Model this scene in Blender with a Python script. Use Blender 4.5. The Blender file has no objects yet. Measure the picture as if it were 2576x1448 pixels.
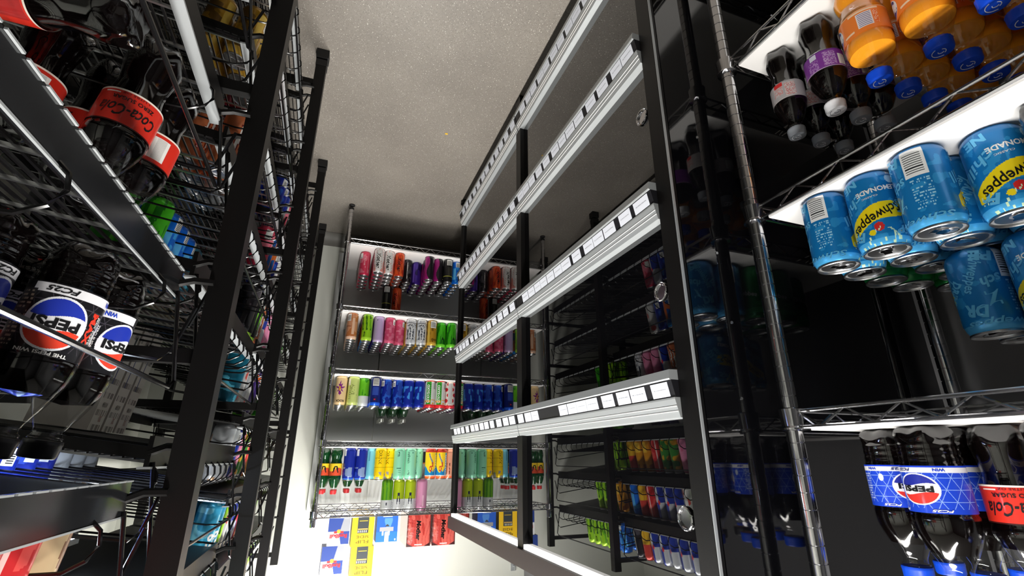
import bpy, bmesh, math, random
from mathutils import Vector, Matrix
R = math.radians
PI = math.pi
scene = bpy.context.scene
COL = scene.collection

# ---------------------------------------------------------------- camera (held upside down, as the photo was)
F_PX, W_PX = 1210.0, 2576.0
pitch = math.atan2(428, F_PX)
yaw = math.atan2(477 / F_PX, math.cos(pitch) + 428 / F_PX * math.sin(pitch))
cd = bpy.data.cameras.new('camera')
cam = bpy.data.objects.new('camera', cd)
COL.objects.link(cam)
cd.sensor_width = 36.0
cd.lens = 36.0 * F_PX / W_PX
cd.clip_start = 0.01
fh = Vector((-math.sin(yaw), math.cos(yaw), 0))
rt = Vector((math.cos(yaw), math.sin(yaw), 0))
fw = fh * math.cos(pitch) - Vector((0, 0, 1)) * math.sin(pitch)
up = fh * math.sin(pitch) + Vector((0, 0, 1)) * math.cos(pitch)
m = Matrix((-rt, -up, -fw)).transposed().to_4x4()
m.translation = Vector((0, 0, 1.40))
cam.matrix_world = m
scene.camera = cam

# ---------------------------------------------------------------- world, exposure
scene.view_settings.view_transform = 'Standard'
scene.view_settings.look = 'None'
scene.view_settings.gamma = 1.0
scene.view_settings.exposure = 0.0
scene.view_settings.use_curve_mapping = False
scene.cycles.transparent_max_bounces = 24
w = bpy.data.worlds.new('world'); scene.world = w
w.use_nodes = True
w.node_tree.nodes['Background'].inputs[0].default_value = (0.55, 0.62, 0.7, 1)
w.node_tree.nodes['Background'].inputs[1].default_value = 0.05

def area_light(name, loc, sx, sy, power, col=(1, 0.97, 0.92), rot=(0, 0, 0)):
    l = bpy.data.lights.new(name, 'AREA'); l.shape = 'RECTANGLE'; l.size = sx; l.size_y = sy
    l.energy = power; l.color = col
    o = bpy.data.objects.new(name, l); COL.objects.link(o); o.location = loc; o.rotation_euler = rot
    return o
area_light('ceiling_strip_glow', (-0.20, 2.15, 2.425), 0.10, 1.5, 50)
area_light('ceiling_strip_glow', (-0.20, 0.30, 2.425), 0.10, 1.3, 44)

# ---------------------------------------------------------------- materials
def lin(c):
    f = lambda v: v / 12.92 if v <= 0.04045 else ((v + 0.055) / 1.055) ** 2.4
    return tuple(f(x / 255.0) for x in c)

def mat(name, col=(128, 128, 128), rough=0.5, metal=0.0, ior=1.45, coat=0.0, emit=None, estr=0, attr=False, spec=0.5, trans=0.0, sss=0.0):
    mt = bpy.data.materials.new(name); mt.use_nodes = True
    b = mt.node_tree.nodes['Principled BSDF']
    b.inputs['Base Color'].default_value = (*lin(col), 1)
    b.inputs['Roughness'].default_value = rough
    b.inputs['Metallic'].default_value = metal
    b.inputs['IOR'].default_value = ior
    b.inputs['Coat Weight'].default_value = coat
    b.inputs['Specular IOR Level'].default_value = spec
    if sss: b.inputs['Subsurface Weight'].default_value = sss; b.inputs['Subsurface Radius'].default_value = (1, 0.4, 0.1); b.inputs['Subsurface Scale'].default_value = 0.03
    b.inputs['Coat Roughness'].default_value = 0.08
    b.inputs['Transmission Weight'].default_value = trans
    if emit:
        b.inputs['Emission Color'].default_value = (*lin(emit), 1)
        b.inputs['Emission Strength'].default_value = estr
    if attr:
        a = mt.node_tree.nodes.new('ShaderNodeAttribute'); a.attribute_name = 'Col'
        mt.node_tree.links.new(a.outputs['Color'], b.inputs['Base Color'])
    return mt

def noise_bump(mt, scale, strength, dist=0.002):
    nt = mt.node_tree
    n = nt.nodes.new('ShaderNodeTexNoise'); n.inputs['Scale'].default_value = scale
    tc = nt.nodes.new('ShaderNodeTexCoord'); nt.links.new(tc.outputs['Object'], n.inputs['Vector'])
    bp = nt.nodes.new('ShaderNodeBump'); bp.inputs['Strength'].default_value = strength; bp.inputs['Distance'].default_value = dist
    nt.links.new(n.outputs['Fac'], bp.inputs['Height']); nt.links.new(bp.outputs['Normal'], nt.nodes['Principled BSDF'].inputs['Normal'])
    return mt

M = {}
M['black'] = noise_bump(mat('black_powder_coat', (13, 12, 12), 0.42, spec=0.3), 600, 0.15, 0.0005)
M['bronze'] = mat('dark_bronze_rail', (40, 30, 28), 0.6, spec=0.2)
M['fascia'] = mat('glossy_dark_fascia', (26, 27, 29), 0.14)
M['blackgloss'] = mat('black_wire_gloss', (12, 11, 12), 0.22)
M['chrome'] = mat('chrome', (205, 205, 208), 0.13, 1.0)
M['alu'] = mat('aluminium', (205, 206, 208), 0.3, 1.0)
M['rail'] = mat('satin_rail', (172, 176, 178), 0.38, 0.35)
M['raildark'] = mat('rail_groove', (28, 28, 32), 0.4)
M['card'] = mat('ticket_card', (226, 230, 240), 0.5)
M['ink'] = mat('ink', (50, 50, 58), 0.6)
M['wall'] = noise_bump(mat('painted_wall', (214, 216, 208), 0.6), 60, 0.05)
M['darkwall'] = mat('unlit_near_wall', (52, 52, 54), 0.6)  # dark colour stands in for the unlit store behind the camera
M['sidewall'] = mat('grey_side_wall', (104, 104, 106), 0.55)
M['ceil'] = mat('ceiling_paint', (225, 225, 222), 0.8)
M['panel'] = noise_bump(mat('grey_backing_board', (206, 209, 208), 0.45), 40, 0.04)
M['cove'] = mat('grey_coving', (112, 110, 106), 0.5)
M['liner'] = noise_bump(mat('white_shelf_liner', (232, 230, 228), 0.55), 90, 0.04)
M['print'] = mat('printed_aluminium', rough=0.3, metal=0.35, attr=True, coat=0.25)
M['label'] = mat('printed_label', rough=0.38, attr=True, coat=0.2)
M['carton'] = mat('printed_carton', rough=0.45, attr=True, coat=0.1)
M['wrap'] = noise_bump(mat('printed_shrink_wrap', rough=0.25, attr=True, coat=0.7), 45, 0.5, 0.004)
M['cola'] = mat('cola_drink', (7, 4, 4), 0.05, ior=1.33)
M['orange'] = mat('orange_drink', (255, 160, 38), 0.3, sss=0.25)
M['green'] = mat('green_glass', (10, 58, 26), 0.05, coat=0.5)
M['bluecap'] = mat('blue_cap_plastic', (16, 70, 200), 0.35)
M['whitecap'] = mat('white_cap_plastic', (226, 226, 230), 0.4)
M['greycap'] = mat('grey_cap_plastic', (126, 130, 136), 0.4)
M['redcap'] = mat('red_cap_plastic', (206, 48, 52), 0.35)
M['silvercap'] = mat('silver_cap', (200, 202, 196), 0.3, 0.8)
M['blackcap'] = mat('black_cap_plastic', (24, 24, 28), 0.35)
M['rubber'] = mat('rubber_foot', (26, 25, 25), 0.7)
M['led'] = mat('led_diffuser', (255, 255, 255), 0.5, emit=(255, 252, 244), estr=9)
M['glow'] = mat('lit_led_strip', (255, 255, 255), 0.5, emit=(255, 252, 246), estr=2.6)
# dark coated mirror glass
g = mat('dark_mirror_glass', (8, 8, 10), 0.012, ior=2.0)
M['glass'] = g
M['panelgloss'] = mat('black_gloss_panel', (9, 9, 12), 0.04, ior=1.65)
# clear bottle plastic: see-through straight on, reflective at the edge
pm = bpy.data.materials.new('clear_bottle_plastic'); pm.use_nodes = True
nt = pm.node_tree; nt.nodes.clear()
o_ = nt.nodes.new('ShaderNodeOutputMaterial'); mx = nt.nodes.new('ShaderNodeMixShader')
tr = nt.nodes.new('ShaderNodeBsdfTransparent'); tr.inputs[0].default_value = (0.97, 0.975, 0.975, 1)
gl = nt.nodes.new('ShaderNodeBsdfGlossy'); gl.inputs['Roughness'].default_value = 0.06; gl.inputs[0].default_value = (1, 1, 1, 1)
lw = nt.nodes.new('ShaderNodeFresnel'); lw.inputs['IOR'].default_value = 1.55
gb = nt.nodes.new('ShaderNodeNewGeometry'); fb = nt.nodes.new('ShaderNodeMath'); fb.operation = 'SUBTRACT'; fb.inputs[0].default_value = 1.0
nt.links.new(gb.outputs['Backfacing'], fb.inputs[1]); fm_ = nt.nodes.new('ShaderNodeMath'); fm_.operation = 'MULTIPLY'
nt.links.new(fb.outputs[0], fm_.inputs[0]); nt.links.new(lw.outputs[0], fm_.inputs[1])
nt.links.new(fm_.outputs[0], mx.inputs[0]); nt.links.new(tr.outputs[0], mx.inputs[1]); nt.links.new(gl.outputs[0], mx.inputs[2])
nt.links.new(mx.outputs[0], o_.inputs[0])
M['clear'] = pm
# speckled vinyl floor
fm = bpy.data.materials.new('speckled_vinyl_floor'); fm.use_nodes = True
nt = fm.node_tree; b = nt.nodes['Principled BSDF']; b.inputs['Roughness'].default_value = 0.42
tc = nt.nodes.new('ShaderNodeTexCoord')
def speck(scale, thr, rnd):
    v = nt.nodes.new('ShaderNodeTexVoronoi'); v.inputs['Scale'].default_value = scale; v.inputs['Randomness'].default_value = 1
    nt.links.new(tc.outputs['Object'], v.inputs['Vector'])
    a = nt.nodes.new('ShaderNodeMath'); a.operation = 'LESS_THAN'; a.inputs[1].default_value = thr
    nt.links.new(v.outputs['Distance'], a.inputs[0])
    s = nt.nodes.new('ShaderNodeSeparateColor'); nt.links.new(v.outputs['Color'], s.inputs[0])
    c = nt.nodes.new('ShaderNodeMath'); c.operation = 'GREATER_THAN'; c.inputs[1].default_value = rnd
    nt.links.new(s.outputs[0], c.inputs[0])
    d = nt.nodes.new('ShaderNodeMath'); d.operation = 'MULTIPLY'; nt.links.new(a.outputs[0], d.inputs[0]); nt.links.new(c.outputs[0], d.inputs[1])
    return d
n1 = nt.nodes.new('ShaderNodeTexNoise'); n1.inputs['Scale'].default_value = 3.0; n1.inputs['Detail'].default_value = 6
nt.links.new(tc.outputs['Object'], n1.inputs['Vector'])
r1 = nt.nodes.new('ShaderNodeValToRGB'); nt.links.new(n1.outputs['Fac'], r1.inputs[0])
r1.color_ramp.elements[0].position = 0.3; r1.color_ramp.elements[0].color = (*lin((122, 116, 109)), 1)
r1.color_ramp.elements[1].position = 0.7; r1.color_ramp.elements[1].color = (*lin((136, 130, 122)), 1)
prev = r1.outputs[0]
for sc_, th_, rd_, cc in ((300, 0.32, 0.5, (104, 98, 92)), (190, 0.26, 0.6, (166, 160, 152)), (105, 0.15, 0.66, (204, 199, 190)), (170, 0.2, 0.72, (92, 86, 80))):
    mxn = nt.nodes.new('ShaderNodeMix'); mxn.data_type = 'RGBA'
    nt.links.new(speck(sc_, th_, rd_).outputs[0], mxn.inputs[0]); nt.links.new(prev, mxn.inputs[6]); mxn.inputs[7].default_value = (*lin(cc), 1)
    prev = mxn.outputs[2]
nt.links.new(prev, b.inputs['Base Color'])
M['floor'] = fm

# ---------------------------------------------------------------- mesh builder
class MB:
    def __init__(s): s.v = []; s.f = []; s.c = []; s.m = []; s.sm = []
    def face(s, idx, col=None, mi=0, smooth=False):
        s.f.append(idx); s.c.append(col); s.m.append(mi); s.sm.append(smooth)
    def box(s, x0, x1, y0, y1, z0, z1, col=None, mi=0, mtx=None):
        k = len(s.v)
        P = [(x, y, z) for z in (z0, z1) for (x, y) in ((x0, y0), (x1, y0), (x1, y1), (x0, y1))]
        if mtx: P = [tuple(mtx @ Vector(p)) for p in P]
        s.v += P
        for q in ((3, 2, 1, 0), (4, 5, 6, 7), (0, 1, 5, 4), (1, 2, 6, 5), (2, 3, 7, 6), (3, 0, 4, 7)):
            s.face([k + i for i in q], col, mi)
        return s
    def tube(s, pts, r, n=6, col=None, mi=0, cap=True):
        pts = [Vector(p) for p in pts]; k0 = len(s.v); N = len(pts)
        for i, p in enumerate(pts):
            d = (pts[min(i + 1, N - 1)] - pts[max(i - 1, 0)]).normalized()
            a = Vector((0, 0, 1)) if abs(d.z) < 0.9 else Vector((1, 0, 0))
            u = d.cross(a).normalized(); w_ = d.cross(u)
            for j in range(n):
                t = 2 * PI * (j + 0.5) / n
                s.v.append(tuple(p + u * (r * math.cos(t)) + w_ * (r * math.sin(t))))
        for i in range(N - 1):
            for j in range(n):
                a = k0 + i * n + j; b_ = k0 + i * n + (j + 1) % n
                s.face([a, b_, b_ + n, a + n], col, mi, n > 4)
        if cap:
            s.face([k0 + j for j in range(n)], col, mi); s.face([k0 + (N - 1) * n + j for j in reversed(range(n))], col, mi)
        return s
    def lathe(s, prof, n=24, col=None, mi=0, rmod=None, colf=None, mif=None, center=(0, 0)):
        """prof: (r, z) from bottom to top."""
        k0 = len(s.v); N = len(prof)
        for (r, z) in prof:
            for j in range(n):
                t = 2 * PI * j / n
                rr = r * (rmod(t, z) if rmod else 1)
                s.v.append((center[0] + rr * math.cos(t), center[1] + rr * math.sin(t), z))
        for i in range(N - 1):
            for j in range(n):
                a = k0 + i * n + j; b_ = k0 + i * n + (j + 1) % n
                c = colf((j + 0.5) / n, (prof[i][1] + prof[i + 1][1]) / 2) if colf else col
                s.face([a, b_, b_ + n, a + n], c, mif(i) if mif else mi, True)
        if prof[0][0] > 1e-5: s.face([k0 + j for j in reversed(range(n))], col, mif(0) if mif else mi)
        if prof[-1][0] > 1e-5: s.face([k0 + (N - 1) * n + j for j in range(n)], col, mif(N - 2) if mif else mi)
        return s
    def extrude(s, poly, y0, y1, col=None, mi=0):
        """poly (x, z) extruded along y."""
        k = len(s.v); n = len(poly)
        s.v += [(p[0], y0, p[1]) for p in poly] + [(p[0], y1, p[1]) for p in poly]
        for i in range(n):
            j = (i + 1) % n; s.face([k + i, k + j, k + n + j, k + n + i], col, mi)
        s.face([k + i for i in reversed(range(n))], col, mi); s.face([k + n + i for i in range(n)], col, mi)
        return s
    def mesh(s, name, mats):
        me = bpy.data.meshes.new(name); me.from_pydata(s.v, [], s.f)
        for mt in (mats if isinstance(mats, (list, tuple)) else [mats]): me.materials.append(mt)
        me.polygons.foreach_set('material_index', s.m); me.polygons.foreach_set('use_smooth', s.sm)
        if any(c is not None for c in s.c):
            at = me.color_attributes.new('Col', 'FLOAT_COLOR', 'CORNER')
            buf = []
            for f, c in zip(s.f, s.c):
                c = lin(c) if c is not None else (0.5, 0.5, 0.5)
                buf += [c[0], c[1], c[2], 1.0] * len(f)
            at.data.foreach_set('color', buf)
        me.update()
        if any(s.sm): me.set_sharp_from_angle(angle=R(38))
        return me
    def build(s, name, mats, parent=None, loc=None):
        return link(name, s.mesh(name, mats), parent, loc)

def link(name, me, parent=None, loc=None, rz=0):
    o = bpy.data.objects.new(name, me); COL.objects.link(o)
    if parent: o.parent = parent
    if loc is not None: o.location = loc
    if rz: o.rotation_euler.z = rz
    return o
def tag(o, label=None, cat=None, group=None, kind=None):
    if label: o['label'] = label
    if cat: o['category'] = cat
    if group: o['group'] = group
    if kind: o['kind'] = kind
    return o
def thing(name, label, cat, loc=(0, 0, 0), rz=0, group=None):
    o = bpy.data.objects.new(name, None); COL.objects.link(o); o.empty_display_size = 0.05
    o.location = loc; o.rotation_euler.z = rz
    return tag(o, label, cat, group)
def struct(name, mb, mt): return tag(mb.build(name, mt), kind='structure')
def copy_tree(o, parent=None):
    c = o.copy(); COL.objects.link(c); c.parent = parent
    for ch in list(o.children): copy_tree(ch, c)
    return c

# ---------------------------------------------------------------- lettering (outlines turned into mesh triangles)
_tc = {}
def glyphs(txt, shear=0.0, bold=0.0):
    key = (txt, shear, bold)
    if key in _tc: return _tc[key]
    cu = bpy.data.curves.new('lettering', 'FONT'); cu.body = txt; cu.size = 1.0; cu.shear = shear; cu.offset = bold
    cu.align_x = 'CENTER'; cu.align_y = 'CENTER'; cu.resolution_u = 2
    ob = bpy.data.objects.new('lettering', cu); COL.objects.link(ob)
    bpy.context.view_layer.update()
    dg = bpy.context.evaluated_depsgraph_get()
    me = ob.evaluated_get(dg).to_mesh(); me.calc_loop_triangles()
    V = [(v.co.x, v.co.y) for v in me.vertices]; T = [tuple(t.vertices) for t in me.loop_triangles]
    ob.evaluated_get(dg).to_mesh_clear(); bpy.data.objects.remove(ob); bpy.data.curves.remove(cu)
    _tc[key] = (V, T); return V, T
def put_text(mb, fn, txt, cu, cv, w=None, h=None, col=(0, 0, 0), rot=0, shear=0, bold=0.0, mi=0):
    """fn(u, v) -> 3D point; (cu, cv) centre, w/h outer size in the same units."""
    V, T = glyphs(txt, shear, bold)
    if not V: return
    x0, x1 = min(p[0] for p in V), max(p[0] for p in V); y0, y1 = min(p[1] for p in V), max(p[1] for p in V)
    sx = (w / (x1 - x0)) if w else None; sy = (h / (y1 - y0)) if h else None
    sx = sx or sy; sy = sy or sx
    mxx, myy = (x0 + x1) / 2, (y0 + y1) / 2
    k = len(mb.v); cr, sr = math.cos(rot), math.sin(rot)
    for (x, y) in V:
        x = (x - mxx) * sx; y = (y - myy) * sy
        mb.v.append(fn(cu + x * cr - y * sr, cv + x * sr + y * cr))
    for t in T: mb.face([k + i for i in t], col, mi)
def cyl(r): return lambda u, v: (r * math.cos(u / r), r * math.sin(u / r), v)

# ================================================================ THE ROOM
WX0, WX1, WY0, WY1, WZ = -1.25, 0.92, -1.2, 3.15, 2.5
struct('floor', MB().box(WX0, WX1, WY0, WY1, -0.05, 0), M['floor'])
struct('ceiling', MB().box(WX0, WX1, WY0, WY1, WZ, WZ + 0.05), M['ceil'])
struct('wall_far', MB().box(WX0, WX1, WY1, WY1 + 0.05, 0, WZ), M['wall'])
struct('wall_left', MB().box(WX0 - 0.05, WX0, WY0, WY1, 0, WZ), M['sidewall'])
struct('wall_right', MB().box(WX1, WX1 + 0.05, WY0, WY1, 0, WZ), M['wall'])
struct('wall_near', MB().box(WX0, WX1, WY0 - 0.05, WY0, 0, WZ), M['darkwall'])
cv = MB()
pts = [(WY1, 0.0), (WY1, 0.075), (WY1 - 0.004, 0.075)] + [(WY1 - 0.004 - 0.055 * (1 - math.cos(a * PI / 12)), 0.075 - 0.073 * math.sin(a * PI / 12)) for a in range(0, 7)]
k = len(cv.v); n = len(pts)
cv.v += [(WX0, y, z) for (y, z) in pts] + [(WX1, y, z) for (y, z) in pts]
for i in range(n - 1): cv.face([k + i, k + i + 1, k + n + i + 1, k + n + i], None, 0, True)
struct('baseboard_far', cv, M['cove'])
for (y0, y1) in ((1.4, 2.9), (-0.35, 0.95)):
    L = thing('ceiling_light', 'long white LED batten on the ceiling over the %s of the aisle' % ('far end' if y0 > 1 else 'near end'), 'light', (-0.20, (y0 + y1) / 2, WZ))
    hl = (y1 - y0) / 2
    MB().box(-0.06, 0.06, -hl, hl, -0.04, 0).build('housing', M['rail'], L)
    MB().box(-0.05, 0.05, -hl + 0.02, hl - 0.02, -0.06, -0.04).build('diffuser', M['led'], L)

# backing board behind the far rack, with its joint
bb = MB()
bb.box(-0.262, 0.05, 3.128, 3.146, 0.12, 1.68); bb.box(-0.95, -0.268, 3.128, 3.146, 0.12, 1.68)
tag(bb.build('backing_board', M['panel']), 'grey two-piece backing board behind the drinks on the far chrome rack', 'board')

# ================================================================ MIRROR GLASS PARTITION ON THE LEFT
GX = -0.589
ENDY, MIDY, NEARY = 2.395, 1.503, 0.690
gp = thing('glass_partition', 'black framed partition of dark mirror glass along the aisle', 'partition', (GX, 0, 0))
def lx(mb, nm, mt, par=None): return mb.build(nm, mt, par or gp)
lx(MB().box(-0.018, -0.012, NEARY, MIDY, 0.10, 1.70), 'glass_pane', M['glass'])
lx(MB().box(-0.018, -0.012, MIDY, ENDY, 0.10, 1.70), 'glass_pane', M['glass'])
lx(MB().box(-0.012, 0.002, NEARY - 0.016, NEARY + 0.026, 0.0, 2.2), 'post', M['black'])
lx(MB().box(-0.012, 0.004, MIDY - 0.022, MIDY + 0.022, 0.0, 1.66), 'post', M['black'])
pz = MB().tube([(-0.01, ENDY, 0.02), (-0.01, ENDY, 1.70)], 0.014, 12); pz.tube([(-0.01, ENDY, 0.0), (-0.01, ENDY, 0.022)], 0.022, 12)
lx(pz, 'post', M['black'])
lx(MB().box(-0.035, 0.0, NEARY, ENDY, 0.085, 0.118), 'bottom_rail', M['black'])
lx(MB().box(-0.035, 0.014, NEARY, ENDY, 1.652, 1.70), 'top_rail', M['bronze'])
tag(lx(MB().box(-0.0115, 0.002, NEARY + 0.03, ENDY - 0.01, 1.640, 1.652), 'led_strip', M['glow']), 'white lit strip under the black top rail')
for z in (0.66, 1.085, 1.498):
    rg = MB()
    rg.tube([(-0.009, NEARY + 0.062 + 0.017 * math.cos(2 * PI * i / 24), z + 0.017 * math.sin(2 * PI * i / 24)) for i in range(25)], 0.003, 8)
    rg.tube([(-0.012, NEARY + 0.062, z), (-0.0105, NEARY + 0.062, z)], 0.0145, 20)
    lx(rg, 'lock_ring', M['chrome'])

# bright edge trim on the near post, and the gloss panel that closes off the recess of the near rack
lx(MB().box(-0.0035, 0.0015, NEARY - 0.0190, NEARY - 0.0165, 0.0, 2.2), 'edge_trim', M['rail'])
ep = thing('end_panel', 'glossy black end panel reflecting the near chrome rack', 'panel', (WX0, NEARY - 0.016, 0))
MB().box(0.0, -WX0 + GX - 0.014, 0.0, 0.03, 0.0, 2.2).build('board', M['panelgloss'], ep)
for (x, z) in ((0.56, 1.16), (0.565, 1.30), (0.575, 0.75), (0.57, 1.02), (0.10, 0.62)):
    MB().tube([(x, -0.0012, z), (x, 0.001, z)], 0.0028, 10).build('screw_head', M['alu'], ep)

# price rails: aluminium profile, joined at the middle post
rail_z = [0.163, 0.538, 0.942, 1.333]
rail_names = ['lowest', 'second lowest', 'second highest', 'highest']
random.seed(4)
ORD = ['first', 'second', 'third', 'fourth', 'fifth', 'sixth', 'seventh', 'eighth', 'ninth', 'tenth', 'eleventh', 'twelfth', 'thirteenth', 'fourteenth', 'fifteenth', 'sixteenth', 'seventeenth', 'eighteenth']
for ri, zt in enumerate(rail_z):
    for bi, (y0, y1) in enumerate(((NEARY + 0.027, MIDY - 0.003), (MIDY + 0.003, ENDY - 0.004))):
        where = 'near' if bi == 0 else 'far'
        pr = thing('price_rail', '%s pale price rail across the %s mirror pane' % (rail_names[ri], where), 'price rail', (GX, 0, zt))
        p = MB()
        p.extrude([(-0.0118, 0.0), (0.005, -0.001), (0.013, -0.033), (0.013, -0.036), (-0.0118, -0.036)], y0, y1)
        p.build('upper_profile', M['rail'], pr)
        MB().extrude([(-0.0118, -0.036), (0.0105, -0.036), (0.0175, -0.067), (-0.0118, -0.067)], y0, y1).build('ticket_channel', M['raildark'], pr)
        MB().extrude([(-0.0118, -0.067), (0.020, -0.067), (0.0215, -0.069), (0.0195, -0.085), (-0.0118, -0.086)], y0, y1).build('lower_profile', M['rail'], pr)
        # rib lines on the upper face
        ribs = MB()
        for q in (0.35, 0.62):
            x = 0.005 + 0.008 * q; z = -0.001 - 0.032 * q
            ribs.tube([(x + 0.0003, y0, z), (x + 0.0003, y1, z)], 0.0009, 4)
        ribs.build('rib', M['liner'], pr)
        # tickets
        y = y0 + 0.012; ti = 0
        while y < y1 - 0.05:
            wd = random.uniform(0.044, 0.052)
            if ti in (8, 9) and ri == 3 and bi == 0: y += wd + 0.01; ti += 1; continue
            tk = MB()
            f = lambda uu, vv: (0.0108 + 0.0066 * (vv / 0.03) + 0.0008, uu, -0.0365 - vv)
            k = len(tk.v)
            for (uu, vv, e) in ((y, 0.002, 0), (y + wd, 0.002, 0), (y + wd, 0.0275, 0), (y, 0.0275, 0), (y, 0.002, 1), (y + wd, 0.002, 1), (y + wd, 0.0275, 1), (y, 0.0275, 1)):
                q = f(uu, vv); tk.v.append((q[0] + (0.0006 if e else -0.0002), q[1], q[2]))
            for q in ((3, 2, 1, 0), (4, 5, 6, 7), (0, 1, 5, 4), (1, 2, 6, 5), (2, 3, 7, 6), (3, 0, 4, 7)): tk.face([k + i for i in q])
            txt = ['Ginseng Spirited Post Oz. Tabs', 'Blue Horse Post Oz. Tabs', 'Stewed Continuing Tabs', 'Oz Baked Container Tabs', 'Fried Kettle Container Tabs', 'Dessert Berries Gourmet Tabs'][(ti + ri * 2 + bi) % 6]
            put_text(tk, lambda uu, vv: (f(uu, -vv)[0] + 0.0009, uu, f(uu, -vv)[2]), txt, y + wd / 2, -0.015, w=wd * 0.72, col=None, mi=1)
            o = tk.build('price_ticket', [M['card'], M['ink']], None, (GX, 0, zt))
            o['label'] = 'white ticket, %s from the near end of the %s %s price rail' % (ORD[ti], rail_names[ri], where)
            o['category'] = 'price ticket'; o['group'] = 'white tickets in the price rails'
            ti += 1
            y += wd + random.choice((0.002, 0.004, 0.014, 0.02) if bi == 0 else (0.012, 0.02, 0.03))

# ================================================================ CHROME WIRE RACKS
def wire_shelf(x0, x1, y0, y1, parent, z, liner=True, pitch=0.032, wr=0.0022):
    s = MB(); T = 0.026
    c = [(x0, y0), (x1, y0), (x1, y1), (x0, y1)]
    for zz, r in ((z, wr * 1.25), (z - T, wr * 1.25)):
        for i in range(4): a, b_ = c[i], c[(i + 1) % 4]; s.tube([(*a, zz), (*b_, zz)], r, 8)
    for i in range(4):
        a, b_ = Vector(c[i]), Vector(c[(i + 1) % 4]); L = (b_ - a).length; n = int(L / pitch)
        s.tube([(*(a + (b_ - a) * (j / n)), z if j % 2 else z - T) for j in range(n + 1)], wr * 0.85, 5)
    return s
def deck(x0, x1, y0, y1, z, along='x'):
    s = MB()
    if along == 'x':
        n = int((y1 - y0) / 0.024)
        for j in range(1, n): y = y0 + (y1 - y0) * j / n; s.tube([(x0, y, z - 0.002), (x1, y, z - 0.002)], 0.0014, 4)
        for j in (1, 2): x = x0 + (x1 - x0) * j / 3; s.tube([(x, y0, z - 0.005), (x, y1, z - 0.005)], 0.0022, 5); s.tube([(x, y0, z - 0.024), (x, y1, z - 0.024)], 0.0018, 5); n2 = int((y1 - y0) / 0.05); s.tube([(x, y0 + (y1 - y0) * q / n2, z - (0.005 if q % 2 else 0.024)) for q in range(n2 + 1)], 0.0016, 4)
    else:
        n = int((x1 - x0) / 0.024)
        for j in range(1, n): x = x0 + (x1 - x0) * j / n; s.tube([(x, y0, z - 0.002), (x, y1, z - 0.002)], 0.0014, 4)
        for j in (1, 2): y = y0 + (y1 - y0) * j / 3; s.tube([(x0, y, z - 0.005), (x1, y, z - 0.005)], 0.0022, 5); s.tube([(x0, y, z - 0.024), (x1, y, z - 0.024)], 0.0018, 5); n2 = int((x1 - x0) / 0.05); s.tube([(x0 + (x1 - x0) * q / n2, y, z - (0.005 if q % 2 else 0.024)) for q in range(n2 + 1)], 0.0016, 4)
    return s
def pole(x, y, h, parent, zs, r=0.0127):
    s = MB(); prof = [(r * 0.8, 0.03)]
    z = 0.03
    while z < h - 0.004:
        prof += [(r, z + 0.0006), (r, z + 0.0236), (r * 0.9, z + 0.0239), (r * 0.9, z + 0.0251)]; z += 0.0254
    prof += [(r, h - 0.003), (r * 0.85, h)]
    s.lathe(prof, 16, center=(x, y))
    o = s.build('pole', M['chrome'], parent)
    for zz in zs: MB().lathe([(r * 1.18, zz - 0.032), (r * 1.42, zz - 0.030), (r * 1.25, zz - 0.002), (r * 1.5, zz + 0.001), (r * 1.5, zz + 0.004), (r * 1.05, zz + 0.006)], 16, center=(x, y)).build('collar', M['chrome'], o)
    MB().lathe([(0.016, 0.0), (0.017, 0.006), (0.006, 0.012), (0.006, 0.02), (r * 1.03, 0.022), (r * 1.03, 0.034)], 14, center=(x, y)).build('levelling_foot', M['rubber'], o)
    return o

farz = [0.238, 0.640, 0.985, 1.345, 1.667]
fr = thing('wire_rack', 'tall chrome wire rack of energy drinks against the far wall', 'rack', (0, 0, 0))
FX0, FX1, FY0, FY1 = -0.93, 0.008, 2.667, 3.10
for (x, y) in ((FX1, FY0), (FX1, FY1), (FX0, FY0), (FX0, FY1)): pole(x, y, 1.705, fr, farz)
for i, z in enumerate(farz):
    sh = wire_shelf(FX0, FX1 - 0.012, FY0, FY1, fr, z); s_ = sh.build('shelf', M['chrome'], fr)
    deck(FX0, FX1 - 0.012, FY0, FY1, z, 'y').build('wire_deck', M['chrome'], s_)
    if i < 4: tag(MB().box(FX0 + 0.004, FX1 - 0.016, FY0 + 0.004, FY1 - 0.004, z + 0.002, z + 0.006).build('liner', M['liner'], s_), 'white plastic liner')

nearz = [0.595, 0.962, 1.351]
nr = thing('wire_rack', 'chrome wire rack of bottles and cans close beside the camera', 'rack', (0, 0, 0))
NX1, NX0, NY1, NY0 = -0.742, -1.205, 0.628, -0.30
for (x, y) in ((NX1, NY1), (NX0, NY1), (NX1, NY0), (NX0, NY0)): pole(x, y, 1.95, nr, nearz, 0.0135)
for z in nearz + [0.20]:
    sh = wire_shelf(NX0, NX1, NY0, NY1 - 0.012, nr, z, wr=0.0024, pitch=0.040); s_ = sh.build('shelf', M['chrome'], nr)
    deck(NX0, NX1, NY0, NY1 - 0.012, z, 'x').build('wire_deck', M['chrome'], s_)
    tag(MB().box(NX0 + 0.004, NX1 - 0.003, NY0 + 0.004, NY1 - 0.03, z + 0.002, z + 0.006).build('liner', M['liner'], s_), 'white plastic liner')
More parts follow.
